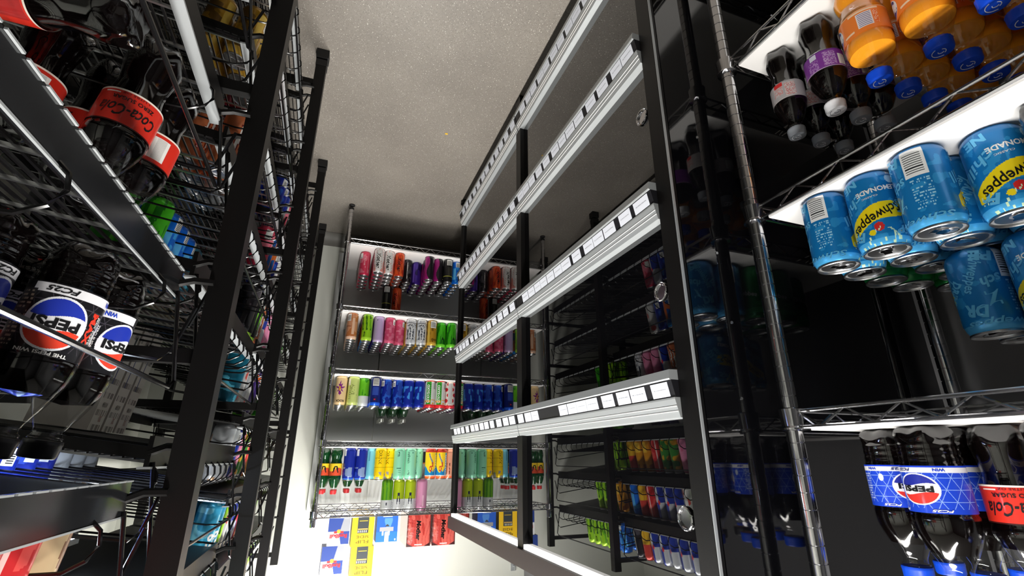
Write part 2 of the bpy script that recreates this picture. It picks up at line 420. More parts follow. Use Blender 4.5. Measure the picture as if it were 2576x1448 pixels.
#@@DRINKS
# ================================================================ DRINKS: printed designs
def hsh(a, b, s=0):
    n = math.sin(a * 127.1 + b * 311.7 + s * 74.7) * 43758.5453
    return n - math.floor(n)
def vn(x, y, s=0):
    xi, yi = math.floor(x), math.floor(y); fx, fy = x - xi, y - yi
    fx = fx * fx * (3 - 2 * fx); fy = fy * fy * (3 - 2 * fy)
    a, b_, c, d = hsh(xi, yi, s), hsh(xi + 1, yi, s), hsh(xi, yi + 1, s), hsh(xi + 1, yi + 1, s)
    return (a * (1 - fx) + b_ * fx) * (1 - fy) + (c * (1 - fx) + d * fx) * fy
def du(u, c): return (u - c + 0.5) % 1.0 - 0.5
def rect(uc, w_, v0, v1, c): return lambda u, v: c if abs(du(u, uc)) < w_ / 2 and v0 < v < v1 else None
def ring(v0, v1, c): return lambda u, v: c if v0 < v < v1 else None
def disc(uc, vc, r, c, asp=0.42): return lambda u, v: c if (du(u, uc) / asp * 0.0 + (du(u, uc) * 3.0) ** 2 * 0 + (du(u, uc) / asp) ** 2 + (v - vc) ** 2 if False else math.hypot(du(u, uc) / asp * 0.5 * 2, v - vc)) < r else None
def claws(uc, c, v0=0.25, v1=0.75, wd=0.018, gap=0.075):
    def f(u, v):
        if not v0 < v < v1: return None
        for k in (-1, 0, 1):
            lo = v0 + (0.06 if k else 0)
            if v > lo and abs(du(u, uc + k * gap) + 0.022 * (vn(v * 16, k * 3 + 5) - 0.5)) < wd * (0.4 + 1.3 * vn(v * 22, k + 9)): return c
    return f
def blotch(sx, sy, thr, c, s=1, v0=0, v1=1): return lambda u, v: c if v0 < v < v1 and vn(u * sx, v * sy, s) > thr else None
def stripes(n, duty, c, v0=0.0, v1=1.0, slope=0.0): return lambda u, v: c if v0 < v < v1 and ((u * n + v * slope) % 1.0) < duty else None
def code(uc, v0, v1, w_=0.13): # barcode block: bars run around the can
    def f(u, v):
        d = du(u, uc)
        if abs(d) < w_ / 2 and v0 < v < v1:
            if abs(d) < w_ / 2 - 0.02 and v0 + 0.015 < v < v1 - 0.015 and int((v - v0) * 120) % 3 == 0: return (30, 30, 32)
            return (236, 236, 232)
    return f
def vmark(uc, vc, s, c):
    def f(u, v):
        x, y = du(u, uc) / 0.42 / s, (v - vc) / s
        if -1 < y < 1 and abs(abs(x) - 0.25 - 0.35 * (y + 1) / 2) < 0.18 - 0.03 * y: return c
        if -1.25 < y < -0.75 and abs(x) < 0.35: return c
    return f

def can_profile(r, h, nz):
    lo = [(r * 0.70, 0.003), (r * 0.74, 0.0), (r * 0.78, 0.0), (r * 0.93, 0.006), (r, 0.013)]
    z0, z1 = 0.013, h - 0.020
    mid = [(r, z0 + (z1 - z0) * i / nz) for i in range(1, nz + 1)]
    hi = [(r * 0.975, h - 0.015), (r * 0.93, h - 0.009), (r * 0.87, h - 0.005), (r * 0.845, h - 0.004)]
    rim = [(r * 0.885, h - 0.0035), (r * 0.895, h - 0.001), (r * 0.87, h), (r * 0.84, h - 0.001), (r * 0.81, h - 0.0055), (r * 0.74, h - 0.0055), (r * 0.72, h - 0.0035), (0.0, h - 0.0035)]
    return lo, mid, hi, rim
def tab_mb(s, r, h, mi=0, col=None):
    z = h - 0.0032
    s.lathe([(0.0, z), (r * 0.22, z), (r * 0.24, z + 0.0012), (r * 0.10, z + 0.0014), (0.0, z + 0.001)], 10, col, mi, center=(r * 0.12, 0))
    s.box(-r * 0.36, r * 0.2, -r * 0.15, r * 0.15, z, z + 0.0009, col, mi)
    s.lathe([(0.0, z - 0.001), (r * 0.3, z - 0.0006), (r * 0.31, z + 0.0004), (r * 0.27, z - 0.0006)], 12, col, mi, center=(r * 0.42, 0))
    return s
_cm = {}
def colorer(base, els, h):
    def f(u, z):
        v = z / h; c = base
        for e in els:
            q = e(u, v)
            if q is not None: c = q
        return c
    return f
def texts_on(mb, r, h, texts):
    for (t, uc, vc, w_, hh, col, rot, shear, bold) in texts:
        put_text(mb, cyl(r + 0.0004), t, uc * 2 * PI * r, vc * h, w_ * 2 * PI * r if w_ else None, hh * h if hh else None, col, rot, shear, bold)
def can_mesh(name, r, h, nth=64, nz=64, rimcol=None):
    key = (name, r, h)
    if key in _cm: return _cm[key]
    words, base, els, texts = DES[name]
    s = MB(); lo, mid, hi, rim = can_profile(r, h, nz)
    prof = lo + mid + hi; n1 = len(prof)
    cf = colorer(base, els, h)
    full = prof + rim
    s.lathe(full, nth, None, colf=lambda u, z: cf(u, z), mif=lambda i: 1 if (i >= n1 - 1 or i < 2) else 0)
    texts_on(s, r, h, texts)
    tab_mb(s, r, h, 1)
    me = s.mesh(name + '_can', [M['print'], M['alu']]); _cm[key] = me; return me
K = (20, 20, 22); WH = (232, 232, 230); SV = (186, 188, 190)
V90 = PI / 2
def T(t, u, v, w_=None, h_=None, c=K, rot=0, sh=0, b_=0.01): return (t, u, v, w_, h_, c, rot, sh, b_)
DES = {
 'coral': ('coral pink', (214, 62, 92), [blotch(7, 9, 0.62, (228, 120, 140)), code(0.16, 0.08, 0.30), ring(0.90, 1, (206, 50, 84)), rect(-0.1, 0.02, 0.1, 0.9, (240, 170, 180))], [T('FLAVOUR', 0.02, 0.45, None, 0.05, (250, 200, 210), V90)]),
 'white_red': ('white with black lettering', (228, 224, 222), [blotch(9, 4, 0.66, (226, 150, 140), 3), stripes(9, 0.08, (214, 120, 110), 0, 1, 1.5), rect(0.0, 0.16, 0.08, 0.95, (234, 232, 230)), ring(0.93, 1, (240, 240, 240))], [T('Mother', 0.0, 0.52, 0.62 * 0.88, None, K, V90, 0.15, 0.03)]),
 'ember': ('orange-red', (208, 62, 30), [blotch(8, 5, 0.6, (226, 92, 44), 4), stripes(7, 0.1, (120, 30, 20), 0, 1, 2)], [T('Mother', 0.04, 0.52, 0.5, None, K, V90, 0.15, 0.03)]),
 'black_grey': ('black with grey streak', (28, 26, 30), [rect(0.0, 0.03, 0.15, 0.85, (190, 188, 186)), blotch(9, 9, 0.72, (78, 74, 80), 2)], []),
 'violet': ('deep violet', (66, 38, 140), [blotch(6, 4, 0.62, (36, 22, 84), 5), rect(0.14, 0.05, 0.1, 0.9, (120, 90, 200))], []),
 'black_magenta': ('black and magenta', (30, 26, 32), [lambda u, v: (150, 30, 110) if 0.03 < du(u, 0) + 0.05 * math.sin(v * 7) < 0.22 else None, code(-0.24, 0.06, 0.26)], []),
 'magenta': ('dark magenta', (112, 24, 86), [blotch(7, 5, 0.6, (60, 16, 52), 8)], []),
 'black_code': ('black with barcode', (26, 26, 28), [code(0.0, 0.06, 0.28, 0.2), rect(0.0, 0.1, 0.35, 0.72, (58, 58, 52)), ring(0.73, 0.76, (190, 190, 80))], []),
 'azure': ('bright blue', (16, 104, 214), [blotch(6, 7, 0.62, (60, 160, 236), 6), code(-0.05, 0.06, 0.26, 0.16), rect(0.08, 0.1, 0.3, 0.8, (90, 180, 240))], []),
 'peach': ('peach and tan', (214, 150, 112), [blotch(5, 8, 0.6, (196, 120, 70), 9), code(0.1, 0.06, 0.30, 0.15), rect(-0.05, 0.08, 0.2, 0.8, (232, 190, 160)), ring(0.88, 1, (238, 196, 170))], [T('PEACH', 0.1, 0.5, 0.16, None, (120, 50, 30))]),
 'blue_orange': ('blue and orange', (20, 84, 160), [blotch(6, 6, 0.55, (206, 104, 40), 11), ring(0.86, 1, (30, 140, 220)), code(0.16, 0.06, 0.3)], []),
 'lime': ('lime green and black', (150, 206, 34), [stripes(8, 0.3, (44, 96, 24), 0.05, 0.6, 0.6), blotch(16, 3, 0.6, (104, 176, 26), 3), ring(0.86, 1, (176, 226, 60)), vmark(0.04, 0.76, 0.085, K)], []),
 'lilac': ('pale lilac', (190, 166, 210), [disc(0.06, 0.15, 0.03, (120, 96, 140)), rect(-0.2, 0.05, 0.1, 0.7, (120, 90, 140)), ring(0.9, 1, (214, 190, 232))], []),
 'rose': ('rose pink', (206, 76, 112), [blotch(6, 9, 0.58, (220, 110, 140), 6), code(-0.18, 0.07, 0.28), ring(0.88, 1, (226, 100, 134))], [T('PINK', 0.03, 0.45, 0.14, None, (240, 170, 190))]),
 'white_claw': ('white with grey claw marks', (216, 218, 220), [blotch(18, 14, 0.66, (180, 184, 190), 7), claws(0.0, (54, 60, 74), 0.34, 0.80, 0.016, 0.085), ring(0.16, 0.18, (90, 90, 96)), blotch(30, 30, 0.6, (80, 80, 86), 4, 0.22, 0.30)], []),
 'gold': ('brassy gold', (176, 132, 34), [blotch(7, 8, 0.62, (120, 86, 22), 8), code(0.0, 0.06, 0.30, 0.2), ring(0.86, 1, (214, 172, 70)), rect(0.16, 0.1, 0.1, 0.9, (214, 180, 80))], []),
 'green': ('bright green', (66, 176, 30), [blotch(18, 4, 0.55, (28, 112, 20), 3), ring(0.86, 1, (120, 220, 60)), vmark(0.0, 0.72, 0.11, K)], []),
 'cream_star': ('cream with purple star', (238, 206, 156), [lambda u, v: (134, 44, 134) if (abs(du(u, 0.01) * 2.4) * (2.2 + 1.2 * math.sin(9 * math.atan2(v - 0.42, du(u, 0.01) * 2.4))) + abs(v - 0.42) * 1.6) < 0.40 and vn(u * 24, v * 12, 4) > 0.28 else None, rect(0.02, 0.05, 0.36, 0.5, (220, 160, 60))], [T('ROCK', -0.01, 0.84, 0.24, None, K, 0, 0, 0.03)]),
 'pale_lime': ('pale yellow-green', (206, 220, 130), [code(0.14, 0.08, 0.3, 0.08), vmark(-0.12, 0.66, 0.04, (110, 160, 50))], [T('ALIVE', 0.0, 0.45, 0.3, None, (90, 100, 40), V90), T('HYDRATE', 0.09, 0.55, 0.4, None, (130, 140, 60), V90)]),
 'green_white': ('green and white', (104, 188, 40), [ring(0.62, 1, (224, 228, 230)), blotch(14, 3, 0.6, (56, 140, 30), 5, 0, 0.6)], []),
 'navy_code': ('navy with barcode', (20, 34, 120), [code(0.0, 0.06, 0.3, 0.2), rect(0.0, 0.2, 0.34, 0.62, (50, 76, 168)), rect(0.0, 0.16, 0.68, 0.84, (30, 34, 90)), rect(0.01, 0.05, 0.74, 0.80, (190, 40, 60)), ring(0.88, 1, (30, 90, 210))], []),
 'navy': ('navy blue', (18, 38, 140), [blotch(12, 10, 0.62, (40, 90, 190), 9), ring(0.965, 1, (236, 236, 236)), ring(0, 0.05, (220, 222, 228)), disc(0.05, 0.8, 0.07, (60, 130, 220)), vmark(0.05, 0.8, 0.035, (14, 24, 80)), code(0.13, 0.07, 0.28, 0.1), rect(-0.08, 0.12, 0.12, 0.6, (34, 66, 160))], []),
 'navy_splash': ('navy with pale blue splash', (20, 42, 150), [blotch(9, 8, 0.52, (64, 140, 220), 12, 0.25, 0.85), ring(0.96, 1, (236, 236, 236)), ring(0, 0.05, (220, 222, 228))], []),
 'melon': ('white, green and red', (214, 214, 212), [rect(0.06, 0.15, 0.06, 0.86, (60, 166, 50)), lambda u, v: (24, 110, 30) if abs(du(u, 0.06)) < 0.07 and 0.06 < v < 0.86 and (v * 14 + u * 12) % 1 < 0.35 else None, rect(-0.15, 0.1, 0.06, 0.3, (150, 150, 150)), ring(0.86, 1, (214, 44, 50)), ring(0, 0.05, (214, 60, 54)), blotch(12, 16, 0.6, (230, 160, 50), 3, 0.68, 0.84)], [T('OXYSHRED', 0.075, 0.48, 0.62 * 0.9, None, (244, 244, 244), V90, 0.1, 0.03)]),
 'spotted': ('white with red spots', (228, 216, 206), [lambda u, v: (196, 40, 48) if math.hypot(((u * 5 + 0.5 * (int(v * 5) % 2)) % 1 - 0.5), (v * 5) % 1 - 0.5) < 0.36 and abs(du(u, 0.06)) > 0.07 else None, rect(0.06, 0.12, 0.08, 0.82, (200, 200, 200)), ring(0.88, 1, (206, 46, 56)), blotch(40, 20, 0.5, (130, 130, 130), 6, 0.1, 0.3) if False else ring(0, 0, K)], []),
 'purple_flip': ('purple', (74, 34, 140), [rect(0.0, 0.2, 0.05, 0.9, (90, 44, 160)), ring(0, 0.04, (220, 220, 226))], [T('FLIP', 0.0, 0.55, 0.48, None, (24, 14, 60), V90, 0, 0.02)]),
 'plain_navy': ('dark royal blue', (26, 44, 150), [blotch(5, 5, 0.66, (50, 80, 190), 4), rect(0.14, 0.1, 0.02, 0.24, (226, 228, 232)), blotch(4, 4, 0.62, (130, 150, 190), 7, 0.6, 0.9), ring(0.94, 1, (60, 120, 220))], []),
 'sky': ('pale turquoise', (118, 194, 210), [rect(0.1, 0.03, 0.1, 0.4, (80, 150, 170)), rect(-0.12, 0.07, 0.05, 0.95, (150, 214, 226))], []),
 'yellow': ('yellow', (244, 206, 16), [blotch(8, 8, 0.52, (150, 150, 150), 6, 0.74, 0.96), ring(0.3, 0.315, (160, 120, 10)), ring(0.6, 0.615, (170, 130, 10)), ring(0.97, 1, (236, 214, 90))], [T('DRINK', 0.06, 0.3, 0.36, None, (90, 76, 20), V90)]),
 'mint': ('mint green', (136, 206, 172), [vmark(0.02, 0.2, 0.075, (24, 40, 34)), rect(0.0, 0.14, 0.62, 0.65, (40, 90, 70)), rect(-0.03, 0.08, 0.70, 0.715, (70, 130, 100)), rect(-0.03, 0.08, 0.76, 0.775, (70, 130, 100))], []),
 'mint_plain': ('mint green with small mark', (140, 210, 176), [vmark(0.1, 0.78, 0.06, (24, 40, 34)), disc(0.0, 0.14, 0.025, (60, 110, 90))], [T('refresh', 0.11, 0.3, 0.3, None, (40, 90, 70), V90)]),
 'dark_silver': ('dark over silver', (40, 44, 62), [ring(0.5, 1, (176, 178, 186)), rect(0.1, 0.1, 0.42, 0.55, (214, 90, 40)), ring(0.47, 0.5, (214, 120, 60)), ring(0, 0.1, (190, 190, 196))], []),
 'sunset': ('yellow, blue and red', (246, 206, 40), [ring(0, 0.12, (198, 60, 40)), lambda u, v: (30, 130, 190) if v > 0.68 + 0.1 * math.sin(u * 20) else None, lambda u, v: (120, 130, 150) if abs(du(u, 0.05) - 0.05 * math.sin(v * 9)) < 0.022 and 0.16 < v < 0.55 else None, lambda u, v: (196, 60, 40) if abs(math.hypot(du(u, 0.06) / 0.42, v - 0.66) - 0.07) < 0.025 or (abs(du(u, 0.05) - 0.05 * math.sin(v * 9)) < 0.02 and 0.45 < v < 0.6) else None, rect(-0.14, 0.09, 0.14, 0.9, (70, 170, 210)), ring(0.9, 1, (220, 90, 40)), ring(0.88, 0.9, (244, 200, 180))], [T('OXYSHRED', -0.125, 0.55, 0.64 * 0.9, None, (250, 250, 250), V90, 0.1, 0.03)]),
 'apricot': ('apricot with dark claw mark', (240, 168, 138), [claws(0.1, (120, 60, 50), 0.42, 0.85, 0.012, 0.1), ring(0.12, 0.13, (160, 90, 70)), ring(0.9, 1, (236, 110, 70))], []),
 'v_stack': ('green over silver', (96, 150, 24), [ring(0.62, 1, (190, 192, 194)), stripes(9, 0.4, (60, 120, 20), 0, 0.62, 0.3), vmark(0.0, 0.78, 0.07, (22, 26, 44))], []),
 'v_stack2': ('olive over silver with big mark', (150, 170, 24), [ring(0.60, 1, (196, 198, 200)), vmark(0.0, 0.6, 0.16, (26, 28, 54))], []),
 'mauve': ('dusty mauve', (190, 128, 160), [ring(0.9, 1, (150, 90, 120)), rect(-0.04, 0.06, 0.5, 0.85, (216, 170, 190))], []),
 'silverblue': ('silver and blue', (190, 194, 200), [lambda u, v: (30, 52, 150) if (u * 2 % 1 < 0.5) != (v > 0.5) else None, disc(0.0, 0.5, 0.07, (214, 50, 60)), disc(0.5, 0.5, 0.07, (230, 180, 50))], []),
 'black_claw': ('black with green claw marks', (16, 17, 18), [claws(0.0, (120, 214, 40), 0.26, 0.72, 0.02, 0.085), ring(0.9, 1, (150, 200, 40))], [T('MONSTER', 0.0, 0.20, 0.26, 0.06, (225, 230, 225), 0, 0, 0.02)]),
 'peach_claw': ('orange with white claw marks', (200, 112, 70), [claws(0.0, (110, 30, 20), 0.16, 0.80, 0.030, 0.085), claws(0.0, (226, 226, 220), 0.18, 0.78, 0.016, 0.085), blotch(8, 8, 0.64, (226, 140, 96), 6)], []),
 'silver': ('plain pale silver', (170, 174, 178), [blotch(8, 4, 0.7, (150, 120, 90), 5)], [T('ENERGY', 0.05, 0.5, 0.3, None, (120, 124, 130), V90)]),
 'pink': ('soft pink', (226, 140, 176), [rect(-0.1, 0.08, 0.1, 0.4, (240, 214, 226)), blotch(6, 6, 0.66, (214, 110, 150), 5)], []),
 'leaf': ('green and gold', (56, 130, 50), [blotch(6, 7, 0.58, (196, 150, 30), 4), ring(0.9, 1, (190, 196, 190))], []),
 'amber': ('amber', (206, 140, 26), [blotch(8, 6, 0.6, (150, 80, 20), 6), rect(0, 0.2, 0.1, 0.4, (236, 190, 60))], []),
 'redcan': ('red', (196, 40, 44), [blotch(5, 6, 0.64, (220, 80, 76), 3), rect(0.06, 0.04, 0.05, 0.95, (240, 200, 196))], []),
 'cocoa': ('beige and brown', (190, 166, 130), [blotch(5, 5, 0.5, (120, 84, 60), 6), rect(0.1, 0.1, 0, 1, (200, 170, 60))], []),
 'cyan65': ('light blue with white lettering', (52, 150, 190), [blotch(6, 8, 0.62, (120, 200, 226), 4)], [T('65', 0.0, 0.6, 0.2, None, WH, V90, 0, 0.03)]),
 'grape': ('dark purple', (50, 30, 96), [ring(0.16, 0.26, (200, 90, 40)), blotch(7, 6, 0.6, (90, 60, 150), 6)], []),
 'teal': ('dark teal', (20, 96, 120), [blotch(7, 7, 0.58, (90, 190, 220), 6)], []),
 'plainwhite': ('white', (224, 224, 222), [rect(0.05, 0.1, 0.1, 0.9, (190, 190, 190)), blotch(7, 5, 0.7, (200, 80, 70), 5)], []),
 'yellow_red': ('yellow over red', (222, 176, 40), [ring(0.5, 1, (190, 60, 50)), stripes(7, 0.3, (200, 150, 30), 0, 0.5, 0.4)], []),
}
bulk = {}
def add_bulk(key, me, loc, rz=0, tilt=0):
    mt = Matrix.Translation(loc) @ Matrix.Rotation(tilt, 4, 'Y') @ Matrix.Rotation(rz, 4, 'Z')
    bulk.setdefault(key, []).append((me, mt))
def flush_bulk(key, name, label, cat):
    bm = bmesh.new()
    for me, mt in bulk[key]:
        tmp = me.copy(); tmp.transform(mt); bm.from_mesh(tmp); bpy.data.meshes.remove(tmp)
    me = bpy.data.meshes.new(name); bm.to_mesh(me); bm.free()
    me.materials.append(M['print']); me.materials.append(M['alu'])
    o = link(name, me); tag(o, label, cat, None, 'stuff'); return o
def place(me_or, name, label, cat, group, loc, rz=0, tilt=0, parts=None):
    if isinstance(me_or, bpy.types.Object): o = copy_tree(me_or)
    else: o = bpy.data.objects.new(name, me_or); COL.objects.link(o)
    o.location = loc; o.rotation_mode = 'ZYX'; o.rotation_euler = (0, tilt, rz)
    return tag(o, label, cat, group)

# ================================================================ FAR RACK: tall cans
random.seed(11)
CR, CH = 0.0285, 0.152
colnames = ['lowest', 'second', 'middle', 'fourth']
far_cols = [
 [('coral', -0.103, 2.775, 5), ('white_red', -0.176, 2.700, 6), ('white_red', -0.236, 2.715, 5), ('ember', -0.296, 2.725, 5), ('black_grey', -0.356, 2.815, 4), ('violet', -0.416, 2.835, 4), ('black_magenta', -0.474, 2.715, 6), ('black_magenta', -0.532, 2.735, 5), ('black_code', -0.590, 2.720, 5), ('azure', -0.648, 2.745, 5)],
 [('peach', -0.070, 2.705, 6), ('lime', -0.148, 2.705, 6), ('lilac', -0.212, 2.725, 6), ('rose', -0.274, 2.730, 5), ('rose', -0.332, 2.760, 5), ('white_claw', -0.390, 2.712, 6), ('white_claw', -0.450, 2.705, 6), ('gold', -0.510, 2.705, 6), ('green', -0.570, 2.735, 5), ('green', -0.628, 2.720, 5)],
 [('cream_star', -0.050, 2.715, 6), ('pale_lime', -0.112, 2.710, 6), ('green_white', -0.166, 2.748, 5), ('navy_code', -0.223, 2.690, 3), ('navy', -0.282, 2.715, 2), ('navy', -0.342, 2.715, 2), ('navy_splash', -0.402, 2.715, 2), ('navy_splash', -0.462, 2.715, 2), ('melon', -0.520, 2.710, 5), ('melon', -0.578, 2.710, 5), ('spotted', -0.636, 2.712, 5)],
 [('plain_navy', -0.130, 2.700, 1), ('plain_navy', -0.188, 2.700, 1), ('sky', -0.236, 2.740, 1), ('yellow', -0.282, 2.700, 1), ('yellow', -0.330, 2.736, 1), ('mint', -0.377, 2.700, 1), ('mint_plain', -0.435, 2.700, 1), ('mint_plain', -0.479, 2.742, 1), ('dark_silver', -0.513, 2.790, 1), ('sunset', -0.541, 2.700, 1), ('sunset', -0.599, 2.700, 1), ('apricot', -0.650, 2.735, 1)],
]
far_cols[2].append(('purple_flip', -0.695, 2.710, 5))
def far_can(d, x, y, z, lab, rz=None, r=CR, h=CH):
    place(can_mesh(d, r, h), 'drink_can', lab, 'drink can', 'tall cans on the far chrome rack', (x, y, z), R(-90) + (rz if rz is not None else random.uniform(-0.25, 0.25)))
behind = {('lowest', 1): 'coral', ('second', 5): 'gold', ('second', 6): 'gold', ('second', 4): 'white_claw', ('second', 1): 'blue_orange', ('lowest', 7): 'magenta', ('second', 2): 'violet'}
for si, cols in enumerate(far_cols):
    zt = farz[si] + 0.0068
    for ci, (d, x, y, n) in enumerate(cols):
        for q in range(n):
            yy = y + q * 0.0605
            if yy > 3.065: break
            dd = behind.get((colnames[si], ci), d) if q else d
            if q >= 4: add_bulk('far', can_mesh(dd, CR, CH), (x, yy, zt), R(-90)); continue
            far_can(dd, x + (random.uniform(-0.0008, 0.0008)), yy, zt, '%s can, %s back, %s column, %s shelf of far rack' % (DES[dd][0], ORD[q], ORD[ci], colnames[si]))
flush_bulk('far', 'backmost_drink_cans', 'backmost rows of mixed tall cans deep on the far chrome rack', 'drink cans')
# behind the front cans, and stacked on them
far_can('black_code', -0.256, 2.905, farz[0] + 0.0068 + CH + 0.0005, 'black can stacked on other cans at the back of the lowest far shelf')
far_can('ember', -0.318, 2.920, farz[0] + 0.0068 + CH + 0.0005, 'orange-red can stacked on other cans at the back of the lowest far shelf')
zt4 = farz[3] + 0.0068 + CH + 0.0005
for j, (d, x, lab) in enumerate((('v_stack', -0.330, 'green and silver can stacked on the yellow cans of the fourth far shelf'), ('v_stack2', -0.389, 'olive and silver can stacked between the green one and the mint cans'), ('v_stack2', -0.448, 'olive and silver can with dark mark stacked above the mint cans'), ('mauve', -0.507, 'dusty mauve can stacked beside the olive ones on the fourth far shelf'))):
    far_can(d, x, 2.724, zt4, lab, 0.1)

# ---------------------------------------------------------------- bottles
PROF = {  # radius fraction, height fraction
 'soda': [(0.62, 0.0), (0.80, 0.005), (0.93, 0.03), (0.97, 0.07), (0.90, 0.10), (0.93, 0.12), (0.90, 0.14), (0.93, 0.16), (0.90, 0.18), (0.93, 0.20), (0.92, 0.225), (0.95, 0.24), (0.95, 0.54), (0.99, 0.555), (0.99, 0.60), (0.94, 0.66), (0.82, 0.72), (0.62, 0.79), (0.45, 0.845), (0.40, 0.87), (0.40, 0.895), (0.46, 0.90), (0.46, 0.91), (0.38, 0.915), (0.38, 0.985)],
 'contour': [(0.60, 0.0), (0.80, 0.005), (0.95, 0.035), (0.98, 0.08), (0.92, 0.15), (0.80, 0.25), (0.77, 0.30), (0.84, 0.37), (0.93, 0.43), (0.94, 0.44), (0.94, 0.60), (0.99, 0.62), (0.97, 0.66), (0.84, 0.72), (0.64, 0.79), (0.46, 0.84), (0.40, 0.87), (0.40, 0.895), (0.46, 0.90), (0.46, 0.91), (0.38, 0.915), (0.38, 0.985)],
 'round': [(0.60, 0.0), (0.80, 0.005), (0.95, 0.035), (0.98, 0.09), (0.92, 0.17), (0.80, 0.235), (0.80, 0.26), (0.93, 0.33), (0.97, 0.36), (0.97, 0.60), (1.0, 0.63), (0.98, 0.69), (0.84, 0.77), (0.56, 0.86), (0.44, 0.885), (0.44, 0.895), (0.46, 0.90), (0.46, 0.91), (0.38, 0.915), (0.38, 0.985)],
}
def smooth_prof(pr, r, h, inset=0.0, top=1.0, sub=3):
    out = []
    for (a, b_) in zip(pr, pr[1:]):
        for j in range(sub):
            t = j / sub; out.append((a[0] + (b_[0] - a[0]) * t, a[1] + (b_[1] - a[1]) * t))
    out.append(pr[-1])
    out = [p for p in out if p[1] <= top]
    # soften
    for _ in range(2): out = [out[0]] + [((a[0] + 2 * b_[0] + c[0]) / 4, b_[1]) for a, b_, c in zip(out, out[1:], out[2:])] + [out[-1]]
    return [(max(p[0] * r - inset, 0.001), p[1] * h + (inset if i == 0 else 0)) for i, p in enumerate(out)]
def petals(h):
    def f(t, z):
        k = max(0.0, 1 - z / (0.12 * h)); return 1 - 0.30 * k * (0.5 + 0.5 * math.cos(5 * t)) ** 0.7
    return f
def make_bottle(name, prof, r, h, label, drink, cap, fill=0.80, shell='clear', v0=0.25, v1=0.53, nth=40, lab_cells=(400, 160), captext=True):
    root = thing(name, 'x', 'bottle')
    pr = PROF[prof]
    MB().lathe(smooth_prof(pr, r, h) + [(0.0, h * 0.985)], nth, rmod=petals(h)).build('bottle_shell', M[shell], root)
    if drink: MB().lathe([(0.0, 0.004)] + smooth_prof(pr, r, h, 0.0012, fill) + [(0.0, h * fill)], nth, rmod=petals(h)).build('drink', M[drink], root)
    c = MB(); cr = r * 0.50
    rib = lambda t, z: 1 + (0.02 * (1 if int(t / (2 * PI) * nth) % 2 else -1) if z < h * 0.985 else 0)
    c.lathe([(cr, h * 0.915), (cr * 1.03, h * 0.93), (cr, h * 0.935), (cr, h * 0.985), (cr * 0.93, h * 0.998), (cr * 0.85, h), (0.0, h)], nth, rmod=rib)
    if captext:
        k = lambda a0, a1, q: c.tube([(cr * q * math.cos(a0 + (a1 - a0) * i / 8), cr * q * math.sin(a0 + (a1 - a0) * i / 8), h + 0.0002) for i in range(9)], cr * 0.035, 4, mi=1)
        k(0.6, 3.4, 0.62); k(3.9, 6.0, 0.35); k(1.2, 4.4, 0.2)
    c.build('cap', [M[cap], M['whitecap'] if cap != 'whitecap' else M['greycap']], root)
    if label:
        base, els, texts = LAB[label]; lr = r * (0.975 if prof == 'soda' else 0.99 if prof == 'round' else 0.965)
        if prof == 'contour': lr = r * 0.97
        s = MB(); n, mz = lab_cells; H0, H1 = v0 * h, v1 * h
        cf = lambda u, z: colorer(base, els, 1.0)(u, (z - H0) / (H1 - H0))
        k0 = len(s.v)
        for i in range(mz + 1):
            z = H0 + (H1 - H0) * i / mz
            for j in range(n): t = 2 * PI * j / n; s.v.append((lr * math.cos(t), lr * math.sin(t), z))
        for i in range(mz):
            for j in range(n):
                a = k0 + i * n + j; b_ = k0 + i * n + (j + 1) % n
                s.face([a, b_, b_ + n, a + n], cf((j + 0.5) / n, H0 + (H1 - H0) * (i + 0.5) / mz), 0, True)
        for (t, uc, vc, w_, hh, col, rot, shear, bold) in texts:
            put_text(s, cyl(lr + 0.0005), t, uc * 2 * PI * lr, H0 + vc * (H1 - H0), w_ * 2 * PI * lr if w_ else None, hh * (H1 - H0) if hh else None, col, rot, shear, bold)
        s.build('label', M['label'], root)
    return root
def tri_lines(n, c, th=0.05, v0=0.0, v1=1.0):
    def f(u, v):
        if not v0 < v < v1: return None
        x, y = u * n, v * 4.0
        for q in (y, x + y * 0.5, x - y * 0.5):
            if q % 1.0 < th: return c
    return f
def globe(uc, vc, ru, rv, top, bot):
    def f(u, v):
        x, y = du(u, uc) / ru, (v - vc) / rv; d = math.hypot(x, y)
        if d < 1.0:
            if d > 0.92: return (236, 238, 244)
            if y > 0.28 + 0.10 * math.sin(x * 3.0): return top
            if y < -0.28 + 0.10 * math.sin(x * 3.0): return bot
            return (240, 240, 244)
    return f
def fineprint(uc, w_, v0, v1, c, bgc=None, n=34): # dense unreadable small print block
    def f(u, v):
        d = du(u, uc)
        if abs(d) < w_ / 2 and v0 < v < v1:
            if hsh(int(u * 150), int(v * n), 3) > 0.42 and int(v * n) % 2: return c
            return bgc
    return f
PB = (26, 66, 200); BK = (18, 18, 22)
